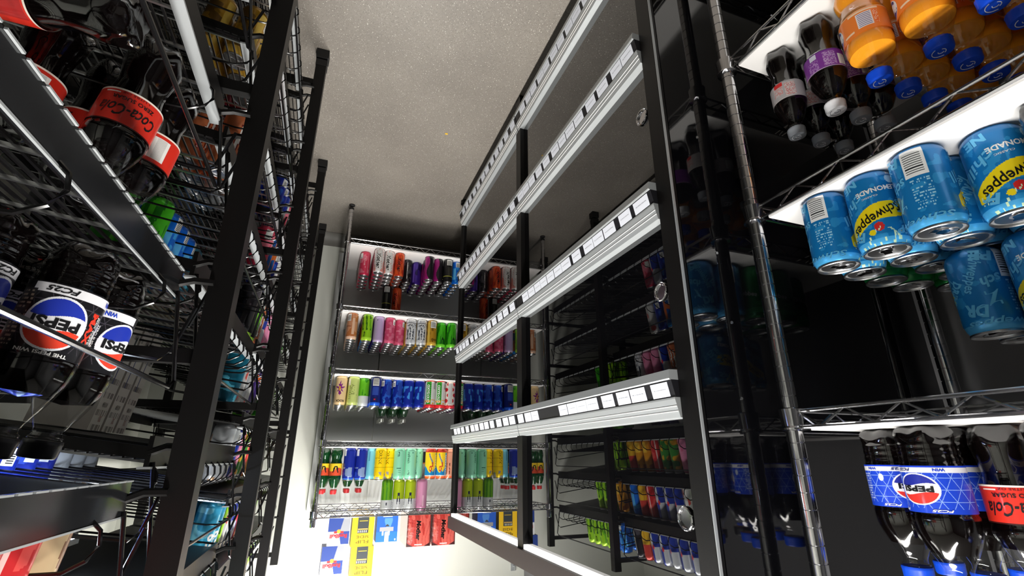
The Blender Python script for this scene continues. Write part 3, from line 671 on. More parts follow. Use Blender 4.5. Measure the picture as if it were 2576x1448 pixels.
LAB = {
 'pepsi': (PB, [tri_lines(14, (140, 170, 236), 0.05, 0.15, 0.9), ring(0.0, 0.035, (20, 60, 200)), ring(0.035, 0.15, (232, 232, 236)), fineprint(0.30, 0.10, 0.2, 0.85, (170, 185, 230), (60, 90, 200)), code(0.62, 0.25, 0.75, 0.1), disc(0.17, 0.30, 0.09, (214, 224, 240), 0.17), globe(0.0, 0.50, 0.115, 0.34, (222, 52, 44), (34, 44, 150)), ring(0.9, 1.0, PB)],
   [T('PEPSI', 0.0, 0.50, 0.17, 0.13, K, 0, 0, 0.04), T('FC25', 0.06, 0.09, 0.09, 0.06, (24, 40, 110), 0, 0.25, 0.03), T('WIN', -0.13, 0.09, 0.06, 0.06, (24, 60, 190), 0, 0, 0.04), T('FC25', -0.10, 0.945, 0.10, 0.055, WH, 0, 0.25, 0.03), T('FC25', 0.14, 0.945, 0.10, 0.055, WH, 0, 0.25, 0.03), T('WIN', 0.22, 0.09, 0.06, 0.06, (24, 60, 190), 0, 0, 0.04)]),
 'max': (BK, [tri_lines(12, (70, 66, 74), 0.04, 0.15, 0.9), rect(0.0, 0.30, 0.02, 0.15, (234, 234, 238)), globe(-0.33, 0.55, 0.125, 0.38, (226, 66, 44), (34, 54, 170)), rect(-0.26, 0.22, 0.02, 0.15, (234, 234, 238)), fineprint(0.165, 0.075, 0.12, 0.93, (176, 160, 140), (50, 46, 46)), fineprint(0.36, 0.10, 0.12, 0.93, (166, 150, 132), (46, 42, 42)), globe(0.0, 0.55, 0.125, 0.38, (226, 66, 44), (34, 54, 170))],
   [T('PEPSI', 0.0, 0.55, 0.19, 0.15, K, 0, 0, 0.04), T('PEPSI', -0.33, 0.55, 0.19, 0.15, K, 0, 0, 0.04), T('WIN', -0.22, 0.085, 0.06, 0.07, (24, 60, 190), 0, 0, 0.04), T('FC25', 0.03, 0.085, 0.13, 0.08, K, 0, 0.25, 0.03), T('MAX', -0.152, 0.50, 0.16, 0.10 / 0.10 * 0.11, (226, 60, 40), PI / 2, 0, 0.05), T('MAX TASTE', -0.178, 0.5, 0.14, 0.03, WH, PI / 2, 0, 0.03), T('ZERO SUGAR', -0.192, 0.5, 0.14, 0.03, WH, PI / 2, 0, 0.03), T('THE PEPSI WIN', 0.0, 0.96, 0.2, 0.05, WH, 0, 0, 0.03)]),
 'colazero': ((206, 44, 30), [ring(0, 0.05, (236, 226, 214)), rect(0.3, 0.12, 0.1, 0.9, (170, 30, 30)), code(-0.28, 0.15, 0.85, 0.1), ring(0.96, 1.0, (60, 16, 16)), rect(0.12, 0.08, 0.1, 0.14, (240, 220, 216))],
   [T('Coca-Cola', 0.0, 0.62, 0.30, 0.36, K, 0, 0.35, 0.01), T('ZERO SUGAR', 0.0, 0.26, 0.22, 0.11, K, 0, 0, 0.02), T('1 LITRE OZ', 0.0, 0.1, 0.14, 0.06, (90, 20, 20), 0, 0, 0.01)]),
 'greyred': ((176, 172, 174), [fineprint(-0.06, 0.10, 0.12, 0.9, (190, 60, 56), (206, 196, 194)), fineprint(0.06, 0.10, 0.1, 0.72, (200, 90, 84), (196, 188, 188)), rect(0.05, 0.09, 0.0, 0.22, (206, 44, 44)), ring(0.95, 1, (206, 200, 200)), code(0.3, 0.2, 0.8)], []),
 'purple': ((124, 50, 150), [fineprint(-0.07, 0.10, 0.12, 0.9, (216, 190, 224), (146, 80, 168)), fineprint(0.07, 0.09, 0.35, 0.95, (200, 160, 214), (124, 50, 150)), rect(0.06, 0.06, 0.05, 0.32, (210, 210, 226)), code(-0.18, 0.3, 0.9, 0.08), ring(0.96, 1.0, (210, 180, 220)), ring(0, 0.04, (90, 30, 120))], []),
 'fanta': ((242, 128, 44), [ring(0.0, 0.03, (250, 190, 140)), rect(-0.02, 0.20, 0.05, 0.13, (250, 214, 180)), rect(-0.02, 0.10, 0.18, 0.82, (238, 230, 232)), lambda u, v: (54, 56, 130) if abs(du(u, -0.02)) < 0.042 and 0.22 < v < 0.78 and int(v * 40) % 3 == 0 else None, fineprint(-0.095, 0.03, 0.2, 0.8, (255, 220, 190), (240, 110, 40)), rect(0.10, 0.08, 0.78, 0.86, (250, 214, 180)), globe(0.24, 0.5, 0.08, 0.4, (30, 50, 130), (30, 50, 130))], [T('Fanta', 0.24, 0.5, 0.14, 0.4, WH, 0, 0.15, 0.04)]),
 'plainblack': ((22, 20, 24), [ring(0.0, 0.06, (120, 30, 30)), rect(0.1, 0.1, 0.2, 0.8, (60, 56, 60))], [T('MO', 0.0, 0.5, 0.12, 0.2, (190, 190, 200), 0, 0, 0.03)]),
 'vyr': ((226, 190, 40), [lambda u, v: (196, 70, 40) if v > 0.5 + 0.15 * math.sin(u * 12) else None, vmark(0.0, 0.5, 0.26, K), code(0.3, 0.1, 0.9)], []),
}
BR, BH = 0.0345, 0.212
protos = {}
def bottle_at(key, label, loc, rz, group, tilt=0.0, scale=1.0, cat='bottle'):
    a = BOT[key]
    if key not in protos: protos[key] = make_bottle('drink_bottle', *a); o = protos[key]
    else: o = copy_tree(protos[key])
    o.location = loc; o.rotation_mode = 'ZYX'; o.rotation_euler = (0, tilt, rz); o.scale = (scale,) * 3
    return tag(o, label, cat, group)
BOT = {
 'pepsi': ('soda', 0.0365, 0.206, 'pepsi', 'cola', 'bluecap', 0.78),
 'max': ('soda', 0.0355, 0.225, 'max', 'cola', 'blackcap', 0.74, 'clear', 0.23, 0.56),
 'zero': ('contour', 0.0345, 0.206, 'colazero', 'cola', 'blackcap', 0.74, 'clear', 0.36, 0.58),
 'zero_tall': ('contour', 0.0340, 0.235, 'colazero', 'cola', 'blackcap', 0.74, 'clear', 0.40, 0.60),
 'greyred': ('contour', 0.0310, 0.205, 'greyred', 'cola', 'greycap', 0.80, 'clear', 0.44, 0.63),
 'purple': ('contour', 0.0330, 0.207, 'purple', 'cola', 'whitecap', 0.80, 'clear', 0.44, 0.63),
 'purple_grey': ('contour', 0.0330, 0.207, 'purple', 'cola', 'greycap', 0.80, 'clear', 0.44, 0.63),
 'fanta': ('round', 0.0355, 0.210, 'fanta', 'orange', 'bluecap', 0.73, 'clear', 0.38, 0.60),
 'darkgreen': ('round', 0.0290, 0.215, 'vyr', 'green', 'redcap', 0.86, 'clear', 0.34, 0.60, 28, (60, 20), False),
 'darkgreen_bare': ('round', 0.0290, 0.220, None, 'green', 'silvercap', 0.86, 'clear', 0.3, 0.6, 24, (40, 10), False),
 'black': ('soda', 0.0340, 0.235, 'plainblack', 'cola', 'blackcap', 0.78, 'clear', 0.25, 0.53, 32, (60, 20)),
}
# green bottles on the far rack
z = farz[3] + 0.0068
for j, (x, y) in enumerate(((-0.012, 2.750), (-0.068, 2.712), (-0.072, 2.785), (-0.134, 2.790), (-0.194, 2.795), (-0.134, 2.860), (-0.194, 2.865), (-0.020, 2.840))):
    bottle_at('darkgreen', ['dark green bottle with red cap at the front corner of the fourth far shelf', 'dark green bottle with yellow and red label, front of the fourth far shelf', 'dark green red-capped bottle right behind the one beside the blue cans', 'dark green red-capped bottle behind the first blue cans, front one', 'dark green red-capped bottle behind the second blue cans, front one', 'dark green red-capped bottle behind the first blue cans, rear one', 'dark green red-capped bottle behind the second blue cans, rear one', 'dark green red-capped bottle behind the corner one on the fourth far shelf'][j], (x, y, z), R(-90), 'green bottles on the far rack')
z = farz[2] + 0.0068
for ci, x in enumerate((-0.282, -0.342, -0.402)):
    for q in range(3):
        bottle_at('darkgreen_bare', 'green silver-capped bottle, %s back behind the %s navy cans of the middle shelf' % (ORD[q], ['first', 'second', 'third'][ci]), (x, 2.845 + q * 0.062, z), 0, 'green bottles on the far rack')

# ---------------------------------------------------------------- NEAR RACK
G1 = 'bottles on the lower near shelf'
z = nearz[0] + 0.0068
def row(key, x, y, n, what, dx=-0.066, dy=0.0, keys=None):
    for q in range(n):
        k = keys[q] if keys else key
        bottle_at(k, what % ORD[q], (x + dx * q, y + dy * q, z), R(-25) + 0.15 * q, G1)
row('greyred', -0.800, 0.545, 3, 'cola bottle with pale red-printed label, %s in its row')
row('purple', -0.800, 0.465, 3, 'purple-labelled cola bottle, %s in its row on its shelf', keys=['purple', 'purple_grey', 'purple_grey'])
row('fanta', -0.797, 0.385, 5, 'orange bottle, %s back in the row beside the purple label', dx=-0.071)
row('fanta', -0.818, 0.310, 5, 'orange bottle with blue cap, %s in the middle orange row', dx=-0.071)
row('fanta', -0.797, 0.232, 5, 'orange bottle, %s back in the row farthest from the post', dx=-0.071)
row('zero', -0.830, 0.155, 3, 'cola bottle with red label, %s behind the last orange row', dx=-0.071)

# lemonade cans with separate lid and tab
LR, LH = 0.0345, 0.131
SB = (18, 112, 176); SL = (92, 176, 220); SY = (236, 212, 24)
def lem_colour(u, v):
    c = SB
    if vn(u * 26, v * 14, 3) > 0.74: c = (40, 136, 196)
    band = 0.60 + 0.5 * du(u, 0.0)
    d = du(u, 0.0)
    if abs(d) < 0.21 and abs(v - band + 0.04 * math.cos(d * 14)) < 0.105 * (1 - (abs(d) / 0.24) ** 6): c = SY
    if math.hypot(d - 0.035, (v - 0.80) * 0.6) < 0.022: c = SY
    if math.hypot((d - 0.045) / 0.42, (v - 0.765)) < 0.075 and False: c = SY
    if math.hypot((d + 0.01) / 0.55, v - 0.745) < 0.055: c = (200, 40, 40)
    if 0.90 < v: c = (70, 160, 214)
    if vn(u * 70, v * 36, 8) > 0.80 and abs(d) < 0.2 and v > 0.74: c = (200, 226, 190)
    d2 = du(u, 0.40)
    if abs(d2) < 0.065 and 0.07 < v < 0.38:
        c = (236, 238, 238)
        if abs(d2) < 0.050 and 0.095 < v < 0.355 and int(v * 110) % 3 == 0: c = (24, 28, 34)
    if abs(d2 + 0.01) < 0.055 and 0.41 < v < 0.78 and hsh(int(u * 160), int(v * 60), 2) > 0.55 and int(v * 60) % 2: c = (150, 205, 232)
    if math.hypot((d + 0.15) / 0.5, v - 0.14) < 0.06: c = (176, 214, 234)
    return c
def lemonade(name_):
    root = thing('drink_can', 'x', 'drink can')
    s = MB(); lo, mid, hi, rim = can_profile(LR, LH, 84)
    s.lathe(lo + mid + hi, 168, colf=lambda u, z: lem_colour(u, z / LH))
    TX = [T('Schweppes', 0.0, 0.605, 0.36, 0.16, K, 0.42, 0.2, 0.012), T('LEMONADE', -0.05, 0.27, 0.26, 0.065, WH, 0.10, 0, 0.03), T('CLASSIC', 0.0, 0.355, 0.1, 0.022, WH, 0.1), T('375 mL', -0.17, 0.07, 0.08, 0.03, WH),
          T('Schweppes', 0.50, 0.88, 0.46, 0.10, SL, 0.0, 0.25, 0.02), T('Schweppes', 0.62, 0.30, 0.30, 0.14, SL, 1.2, 0.25, 0.02), T('Z', 0.55, 0.62, 0.08, 0.17, SL, 0.1, 0, 0.05), T('DR', 0.66, 0.74, 0.13, 0.14, SL, -0.2, 0, 0.05), T('PE', 0.55, 0.12, 0.12, 0.12, SL, -0.2, 0, 0.05), T('sch', 0.53, 0.42, 0.12, 0.12, SL, 0.3, 0.3, 0.03),
          T('chill', 0.14, 0.40, 0.22, 0.13, SL, 0.5, 0.25, 0.02), T('NE', 0.12, 0.14, 0.12, 0.10, SL, 0.2, 0, 0.05), T('Fr', 0.14, 0.80, 0.1, 0.12, SL, -0.3, 0, 0.05), T('Sp', -0.16, 0.82, 0.12, 0.12, SL, 0.3, 0.3, 0.05), T('DRINK', 0.78, 0.5, 0.2, 0.12, SL, 0.9, 0, 0.05), T('lemon', -0.19, 0.42, 0.16, 0.1, SL, 0.9, 0.2, 0.02)]
    texts_on(s, LR, LH, TX)
    s.build('can_body', M['print'], root)
    l = MB(); l.lathe([hi[-1]] + rim[:-1] + [(LR * 0.30, LH - 0.0040), (0.0, LH - 0.0040)], 48); ld = l.build('lid', M['alu'], root)
    tab_mb(MB(), LR, LH).build('pull_tab', M['chrome'], ld)
    return root
lem = lemonade('lemonade')
lem_used = [False]
def lem_at(loc, rz, label):
    o = copy_tree(lem) if lem_used[0] else lem
    lem_used[0] = True
    o.location = loc; o.rotation_euler.z = rz
    tag(o, label, 'drink can', 'lemonade cans on the middle near shelf')
z = nearz[1] + 0.0068
# (x, y, facing) : facing 0 shows the yellow band, 2.5 shows the barcode side
front = [(-0.776, 0.512, -2.75, 'blue lemonade can beside the rack post, barcode side out'), (-0.786, 0.440, -0.42, 'blue lemonade can showing the whole yellow name band'), (-0.783, 0.366, -2.80, 'blue lemonade can showing its barcode, next to the yellow name band'), (-0.832, 0.300, -0.60, 'blue lemonade can half showing its yellow band at the frame edge')]
for (x, y, a, lab) in front: lem_at((x, y, z), a, lab)
for ci, (x, y, a, lab) in enumerate(front):
    for q in range(1, 3 if ci else 2):
        lem_at((x - 0.0715 * q, y + 0.006 * q, z), a + 1.3 * q + ci, 'blue lemonade can %s back behind the %s front can' % (ORD[q], ORD[ci]))
DES['limegreen'] = ('green', (16, 130, 60), [ring(0.8, 0.9, (60, 180, 100)), blotch(7, 7, 0.64, (40, 160, 80), 6)], [T('Schweppes', 0, 0.5, 0.3, None, WH, 0.3, 0.2, 0.02)])
for q, (x, y) in enumerate(((-0.921, 0.530), (-0.993, 0.530), (-1.002, 0.458), (-0.998, 0.386), (-1.070, 0.500), (-1.074, 0.428))):
    place(can_mesh('limegreen', LR, LH, 48, 40), 'drink_can', 'green soft drink can, %s from the post side behind the blue lemonade' % ORD[q], 'drink can', 'green cans behind the lemonade', (x, y, z), 0.4 * q)
# second layer of lemonade, standing on the lids
z2 = z + LH + 0.0008
for j, (x, y, a, lab) in enumerate(((-0.905, 0.395, 2.2, 'blue lemonade can stacked on the others, nearest the post'), (-0.905, 0.322, -0.15, 'blue lemonade can on the upper layer with cropped yellow band'), (-0.978, 0.395, 1.0, 'blue lemonade can on the upper layer, behind the stacked one'), (-0.978, 0.322, 0.5, 'blue lemonade can on the upper layer, rear at the frame edge'), (-1.05, 0.36, 0.5, 'blue lemonade can on the upper layer, deepest in the rack'))):
    lem_at((x, y, z2), a, lab)
for q in range(2): bottle_at('black', 'dark bottle with black label, %s back at the frame edge on the middle near shelf' % ORD[q], (-0.815 - 0.07 * q, 0.229, z), 0.2, 'black-labelled bottles')

z = nearz[2] + 0.0068
G3 = 'bottles on the upper near shelf'
for (k, x, y, a, lab) in (('pepsi', -0.822, 0.535, -1.15, 'blue-labelled cola bottle with globe logo next to the rack post'),
    ('pepsi', -0.780, 0.457, 0.09, 'blue-labelled cola bottle with globe logo, second from the post'),
    ('pepsi', -0.860, 0.470, 0.9, 'blue-labelled cola bottle behind the second one'), ('pepsi', -0.902, 0.540, 1.9, 'blue-labelled cola bottle behind the one by the post'),
    ('zero', -0.838, 0.402, -0.40, 'red-labelled zero sugar cola bottle on the upper near shelf'),
    ('zero', -0.915, 0.392, 1.6, 'red-labelled cola bottle behind the zero sugar one'),
    ('pepsi', -0.800, 0.325, 1.4, 'blue-capped bottle at the frame edge of the upper near shelf'), ('pepsi', -0.936, 0.465, 2.9, 'blue-labelled cola bottle, third back from the front')):
    bottle_at(k, lab, (x, y, z), a, G3)

for j, y in enumerate((0.402, 0.320)):
    bottle_at('fanta', 'orange bottle %s on the upper near shelf, behind the dark colas' % ('nearer the post' if j == 0 else 'farther from the post'), (-0.995, y, z), 0.3, G3)
# ================================================================ FAR RACK TOP: multipacks
def carton(name, w_, d, h, front, texts, mt, side=None, cells=(40, 40), bulge=0.0, nz_top=None):
    s = MB(); nx, nz = cells
    def fp(u, v): # front face, u right, v up, faces -Y
        b_ = bulge * math.sin(PI * min(max(u / w_, 0), 1)) * math.sin(PI * min(max(v / h, 0), 1)) ** 0.5
        return (u - w_ / 2, -b_, v)
    k0 = len(s.v)
    for i in range(nz + 1):
        for j in range(nx + 1): s.v.append(fp(w_ * j / nx, h * i / nz))
    for i in range(nz):
        for j in range(nx):
            a = k0 + i * (nx + 1) + j
            s.face([a, a + 1, a + nx + 2, a + nx + 1], front((j + 0.5) / nx, (i + 0.5) / nz), 0, bulge > 0)
    sc_ = side or front(0.02, 0.5)
    k = len(s.v)
    P = [(-w_ / 2, 0, 0), (w_ / 2, 0, 0), (w_ / 2, d, 0), (-w_ / 2, d, 0), (-w_ / 2, 0, h), (w_ / 2, 0, h), (w_ / 2, d, h), (-w_ / 2, d, h)]
    s.v += P
    for q in ((3, 2, 1, 0), (4, 5, 6, 7), (1, 2, 6, 5), (2, 3, 7, 6), (3, 0, 4, 7)): s.face([k + i for i in q], sc_)
    for (t, uc, vc, ww, hh, col, rot, shear, bold) in texts:
        def fq(u, v): p = fp(u, v); return (p[0], p[1] - 0.0006, p[2])
        put_text(s, fq, t, uc * w_, vc * h, ww * w_ if ww else None, hh * h if hh else None, col, rot, shear, bold)
    return s.mesh(name, M[mt])
def rb(u, v):
    blue, silver = (36, 64, 142), (150, 152, 160)
    a = u + (v - 0.5) * 0.35
    c = blue if (a > 0.52) == (v < 0.5) else silver
    if v < 0.5: c = blue if u > 0.45 - (0.5 - v) * 0.3 else silver
    else: c = blue if u < 0.5 - (v - 0.5) * 0.3 and v < 0.95 else (232, 234, 238)
    if math.hypot((u - 0.5) * 1.6, (v - 0.5) * 2.2) < 0.16: c = (236, 160, 50)
    if abs(v - 0.53) < 0.04 and 0.08 < abs(u - 0.5) < 0.22: c = (206, 40, 44)
    return c
rbm = carton('energy_drink_pack', 0.098, 0.098, 0.124, rb, [T('RedBull', 0.5, 0.66, 0.8, 0.14, (206, 30, 44), 0, 0, 0.05)], 'carton', (60, 80, 160), cells=(90, 90))
def fs(u, v):
    c = (246, 198, 20)
    if 0.24 < u < 0.74 and v < 0.56: c = (52, 58, 62)
    if 0.30 < u < 0.68 and 0.13 < v < 0.16: c = (214, 180, 40)
    if 0.28 < u < 0.72 and 0.40 < v < 0.45: c = (196, 160, 90)
    if 0.28 < u < 0.72 and 0.47 < v < 0.53 and int(u * 22) % 2: c = (214, 214, 200)
    if 0.42 < u < 0.52 and 0.60 < v < 0.66: c = (246, 198, 20)
    return c
fsm = carton('drink_four_pack', 0.104, 0.104, 0.131, fs, [T('FLIP', 0.49, 0.84, 0.56, 0.11, (78, 52, 10), 0, 0, 0.0), T('SIDE', 0.49, 0.68, 0.56, 0.09, (78, 52, 10), 0, 0, 0.0)], 'carton', (230, 180, 20), cells=(90, 90))
def bl(u, v):
    c = (28, 92, 200)
    if abs(u - 0.45) < 0.14 + 0.05 * math.sin(v * 9) and 0.1 < v < 0.9: c = (80, 140, 220)
    if 0.2 < u < 0.85 and 0.44 < v < 0.6: c = (160, 160, 162)
    if v > 0.62: c = (34, 110, 226) if abs(u - 0.5) > 0.1 else (190, 205, 220)
    if abs(u - 0.5) < (v - 0.30) * 0.9 and 0.33 < v < 0.42: c = (60, 60, 64)
    if 0.3 < abs(u - 0.55) * 3 < 0.55 and 0.6 < v < 0.76: c = (220, 222, 226)
    if v < 0.06 and abs(u - 0.5) < 0.22: c = (200, 220, 240)
    return c
blm = carton('drink_multipack', 0.103, 0.105, 0.118, bl, [T('8', 0.1, 0.92, 0.07, 0.08, WH)], 'carton', (26, 70, 160), cells=(90, 90))
def mo(u, v):
    c = (164, 52, 46)
    if vn(u * 5 + v * 0.8, v * 2.2, 7) > 0.60: c = (190, 84, 74)
    if (u * 7 + 0.5 * math.sin(v * 6)) % 1 < 0.08: c = (120, 30, 30)
    if u < 0.05 or u > 0.95: c = (90, 32, 30)
    if v > 0.90 and abs(u - 0.5) > 0.5 - (v - 0.88) * 2.4: c = (60, 26, 28)
    if 0.35 < u < 0.66 and 0.93 < v < 0.955: c = (240, 230, 230)
    return c
mom = carton('drink_multipack', 0.120, 0.24, 0.146, mo, [T('Mother', 0.53, 0.50, 0.66 * 1.15, None, (18, 10, 10), V90, 0.15, 0.05)], 'wrap', (120, 36, 34), cells=(130, 110), bulge=0.006)
zt = farz[4] + 0.003
GP = 'multipacks on top of the far rack'
def pack(me, nm, lab, loc, rz=0, cat='multipack'):
    o = link(nm, me, None, loc, rz); tag(o, lab, cat, GP)
pack(rbm, 'drink_multipack', 'blue and silver energy drink pack, lower of two on top of the far rack', (-0.115, 2.700, zt), 0.02)
pack(rbm, 'drink_multipack', 'blue and silver energy drink pack, topmost of its stack above the far rack', (-0.098, 2.700, zt + 0.1245), -0.03)
pack(fsm, 'drink_multipack', 'yellow drink pack with dark panel, lower of two above the far rack', (-0.225, 2.690, zt), 0.0)
pack(fsm, 'drink_multipack', 'yellow drink pack with dark panel, topmost of its stack above the far rack', (-0.232, 2.690, zt + 0.1315), 0.02)
pack(blm, 'drink_multipack', 'bright blue bottle pack between the yellow packs and the red ones', (-0.342, 2.700, zt), 0.0)
pack(mom, 'drink_multipack', 'red shrink-wrapped can pack, the one beside the blue pack', (-0.500, 2.695, zt), 0.0)
pack(mom, 'drink_multipack', 'red shrink-wrapped can pack next to the glass partition', (-0.628, 2.695, zt), 0.0)

# ================================================================ BLACK GRAVITY RACKS ON THE RIGHT
FY = [0.055, 0.790, 1.532, 2.262, 3.000]
PX = 0.168
def make_frame():
    root = thing('rack_upright', 'x', 'rack upright')
    MB().box(-0.0175, 0.0175, -0.0175, 0.0175, 0.045, 1.905).build('front_post', M['black'], root)
    MB().box(0.60, 0.635, -0.0175, 0.0175, 0.045, 1.905).build('rear_post', M['black'], root)
    for x in (0.0, 0.6175):
        f = MB().box(x - 0.021, x + 0.021, -0.021, 0.021, 0.0, 0.036); f.tube([(x, 0, 0.03), (x, 0, 0.05)], 0.007, 8); f.box(x - 0.019, x + 0.019, -0.019, 0.019, 0.045, 0.07)
        f.build('foot', M['rubber'], root)
    for z in (0.14, 0.50, 0.80, 1.265, 1.86): MB().box(0.0175, 0.60, -0.008, 0.008, z - 0.01, z + 0.01).build('cross_bar', M['black'], root)
    return root
f0 = make_frame()
for i, y in enumerate(FY):
    o = f0 if i == 0 else copy_tree(f0)
    o.location = (PX, y, 0)
    tag(o, ['black square rack upright behind the camera end of the racks', 'black square rack upright nearest the camera, crossing the whole photo', 'black square rack upright, second from the camera', 'black square rack upright, third from the camera', 'black square rack upright nearest the far wall'][i], 'rack upright', 'uprights of the black racks')
SL = R(8.0); TL = 0.40; TW = 0.690; TX0 = 0.222
def slope(x): return -x * math.tan(SL)
def make_tray(narrow=False, few=False):
    root = thing('gravity_shelf', 'x', 'shelf')
    W2 = TW / 2
    MB().box(-0.004, 0.002, -W2, W2, -0.034, 0.006).build('front_fascia', M['fascia'] if narrow else M['black'], root)
    if narrow:
        tag(MB().box(-0.0045, -0.0022, -W2, W2, 0.006, 0.008).build('front_lip', M['rail'], root), 'thin pale metal lip')
        dl = MB()
        for q in range(26): y = -W2 + 0.012 + q * 0.0262; dl.box(-0.0062, -0.0042, y, y + 0.021, -0.0342, -0.0325)
        tag(dl.build('dashed_edge', M['rail'], root), 'pale dashed lower edge')
    else: tag(MB().box(-0.007, 0.009, -W2, W2, 0.006, 0.009).build('front_lip', M['rail'], root), 'pale metal lip')
    fg = MB(); fg.tube([(-0.006, -W2 + 0.01, 0.0), (-0.026, -W2 + 0.012, 0.124), (-0.026, -W2 + 0.03, 0.134), (-0.026, W2 - 0.03, 0.134), (-0.026, W2 - 0.012, 0.124), (-0.006, W2 - 0.01, 0.0)], 0.0027, 8); fg.build('front_guard', M['blackgloss'], root)
    for s_ in (-1, 1):
        sb = MB(); y = s_ * (W2 - 0.008)
        sb.tube([(0.0, y, -0.012), (TL, y, -0.012 + slope(TL))], 0.011, 4); sb.build('side_rail', M['black'], root)
        b_ = MB(); b_.tube([(-0.045, s_ * (W2 - 0.002), -0.02), (-0.02, s_ * (W2 - 0.002), -0.02), (0.0, s_ * (W2 - 0.004), -0.012)], 0.005, 6); b_.build('bracket', M['black'], root)
        gd = MB(); y = s_ * (W2 - 0.003)
        gd.tube([(-0.03, y, 0.02), (-0.012, y, 0.085), (0.0, y, 0.095), (TL - 0.02, y, 0.095 + slope(TL - 0.02)), (TL - 0.01, y, slope(TL))], 0.0026, 6); gd.build('side_guard', M['blackgloss'], root)
    MB().box(TL - 0.004, TL + 0.004, -W2, W2, -0.02 + slope(TL), 0.03 + slope(TL)).build('rear_rail', M['black'], root)
    d = MB()
    n = 30
    for j in range(1, n): x = TL * j / n; d.tube([(x, -W2, slope(x) - 0.003), (x, W2, slope(x) - 0.003)], 0.0019, 4)
    for j in range(0, 11): y = -W2 + 0.012 + (TW - 0.024) * j / 10; d.tube([(0, y, 0.0), (TL, y, slope(TL))], 0.0024, 4, mi=1)
    d.build('wire_deck', [M['blackgloss'], M['alu']], root)
    for y in ([-0.30, -0.20, -0.10, 0.0, 0.256] if few else [-W2 + 0.012 + (TW - 0.024) * j / 10 for j in range(0, 11)]):
        v_ = MB(); pts = [(0.0, y, 0.0), (-0.012, y, 0.012), (-0.014, y, 0.026), (-0.006, y, 0.040), (0.012, y, 0.050), (0.04, y, 0.050), (TL - 0.03, y, 0.052 + slope(TL - 0.03))]
        v_.tube(pts, 0.0022, 6); v_.build('divider', M['blackgloss'], root)
    return root
levels = {0: [0.34, 0.62, 0.885, 1.180, 1.460], 1: [0.20, 0.43, 0.67, 0.895, 1.13, 1.405, 1.63], 2: [0.20, 0.43, 0.67, 0.895, 1.105, 1.312, 1.512, 1.706]}
levels[3] = levels[2]
t0 = make_tray(); t1 = make_tray(True, True); t2 = make_tray(False, True); first = [True] * 3
bayn = ['nearest', 'second', 'third', 'farthest']
for b_ in range(4):
    for li, z in enumerate(levels[b_]):
        kk = (1 if li >= 3 else 2) if b_ == 0 else 0
        o = (t0, t1, t2)[kk] if first[kk] else copy_tree((t0, t1, t2)[kk])
        first[kk] = False
        o.location = (TX0, (FY[b_] + FY[b_ + 1]) / 2, z)
        tag(o, 'black sloping wire shelf, %s from the floor in the %s black rack bay' % (ORD[li], bayn[b_]), 'shelf', 'sloping shelves of the black racks')
bs = MB(); bs.extrude([(0.004, -0.024), (TL - 0.006, -0.024 + slope(TL)), (TL - 0.006, -0.021 + slope(TL)), (0.004, -0.021)], -TW / 2 + 0.004, TW / 2 - 0.004)
bsm = bs.mesh('base_sheet', M['black'])
for o in [o for o in COL.objects if o.name.startswith('gravity_shelf') and o.location.z > 1.25]: link('base_sheet', bsm, o)
pitch_y = (TW - 0.024) / 10
def on_tray(b_, li, ci, q, r=0.03):
    yc = (FY[b_] + FY[b_ + 1]) / 2
    y = yc - TW / 2 + 0.012 + pitch_y * (ci + 0.5)
    x = 0.040 + 0.064 * q
    return (TX0 + x, y, levels[b_][li] + slope(x - 0.0) + 0.0035)
def fill(b_, li, names, qs=(0, 1), h=0.152, r=0.0285, start=0):
    for ci, d in enumerate(names):
        if d is None: continue
        for k_, q in enumerate(qs):
            p = on_tray(b_, li, ci + start, q); a = PI + random.uniform(-0.4, 0.4); me = can_mesh(d, r, h)
            if k_: add_bulk('black', me, p, a, SL); continue
            place(me, 'drink_can', '%s can, front of %s lane, %s shelf up, %s black bay' % (DES[d][0], ORD[ci + start], ORD[li], bayn[b_]), 'drink can', 'cans on the black racks', p, a, SL)
random.seed(21)
N_ = None
fill(1, 6, ['silverblue', 'silverblue', 'plainwhite', 'leaf', 'lime', 'navy', 'teal', 'cyan65', 'cyan65', 'lime'])
fill(1, 5, ['plain_navy', 'plain_navy', 'navy', 'plain_navy', 'navy', 'plain_navy', 'plain_navy', 'silver', 'silver', 'silver'], (4, 5))
fill(1, 4, [N_, N_, N_, N_, N_, N_, N_, N_, N_, N_])
fill(1, 3, [N_, N_, N_, N_, 'green', 'azure', 'azure', 'azure', 'teal', 'black_grey'], (2, 3))
fill(1, 2, [N_, N_, N_, 'peach_claw', 'peach_claw', 'white_claw', 'white_claw', N_, N_, N_])
fill(1, 1, [N_, N_, 'gold', 'gold', 'gold', 'coral', 'coral', N_, N_, N_], h=0.150)
fill(2, 7, ['silverblue'] * 8 + ['yellow_red', 'black_grey'], h=0.140)
fill(2, 6, ['cyan65', 'cyan65', 'lime', 'plainwhite', 'silverblue', 'silverblue', 'silverblue', 'redcan', 'yellow_red', 'azure'])
fill(2, 5, ['silver', 'silver', 'navy', 'pink', 'leaf', 'leaf', 'redcan', 'amber', 'amber', 'yellow_red'])
fill(2, 4, ['teal', 'plainwhite', 'silver', 'plainwhite', 'grape', 'grape', 'black_code', N_, N_, N_])
fill(2, 3, ['black_grey', 'black_claw', 'black_claw', 'peach_claw', 'silverblue', 'pink', 'pink', 'white_claw', N_, N_])
fill(2, 2, [N_, 'coral', 'blue_orange', 'blue_orange', 'navy', 'plainwhite', N_, N_, N_, N_])
fill(2, 1, [N_, N_, 'navy', 'navy', 'silverblue', 'coral', N_, N_, N_, N_])
fill(3, 5, ['lime', 'lime']); fill(3, 4, ['green', 'lime', 'lime']); fill(3, 3, ['lime', 'lime', 'green'])
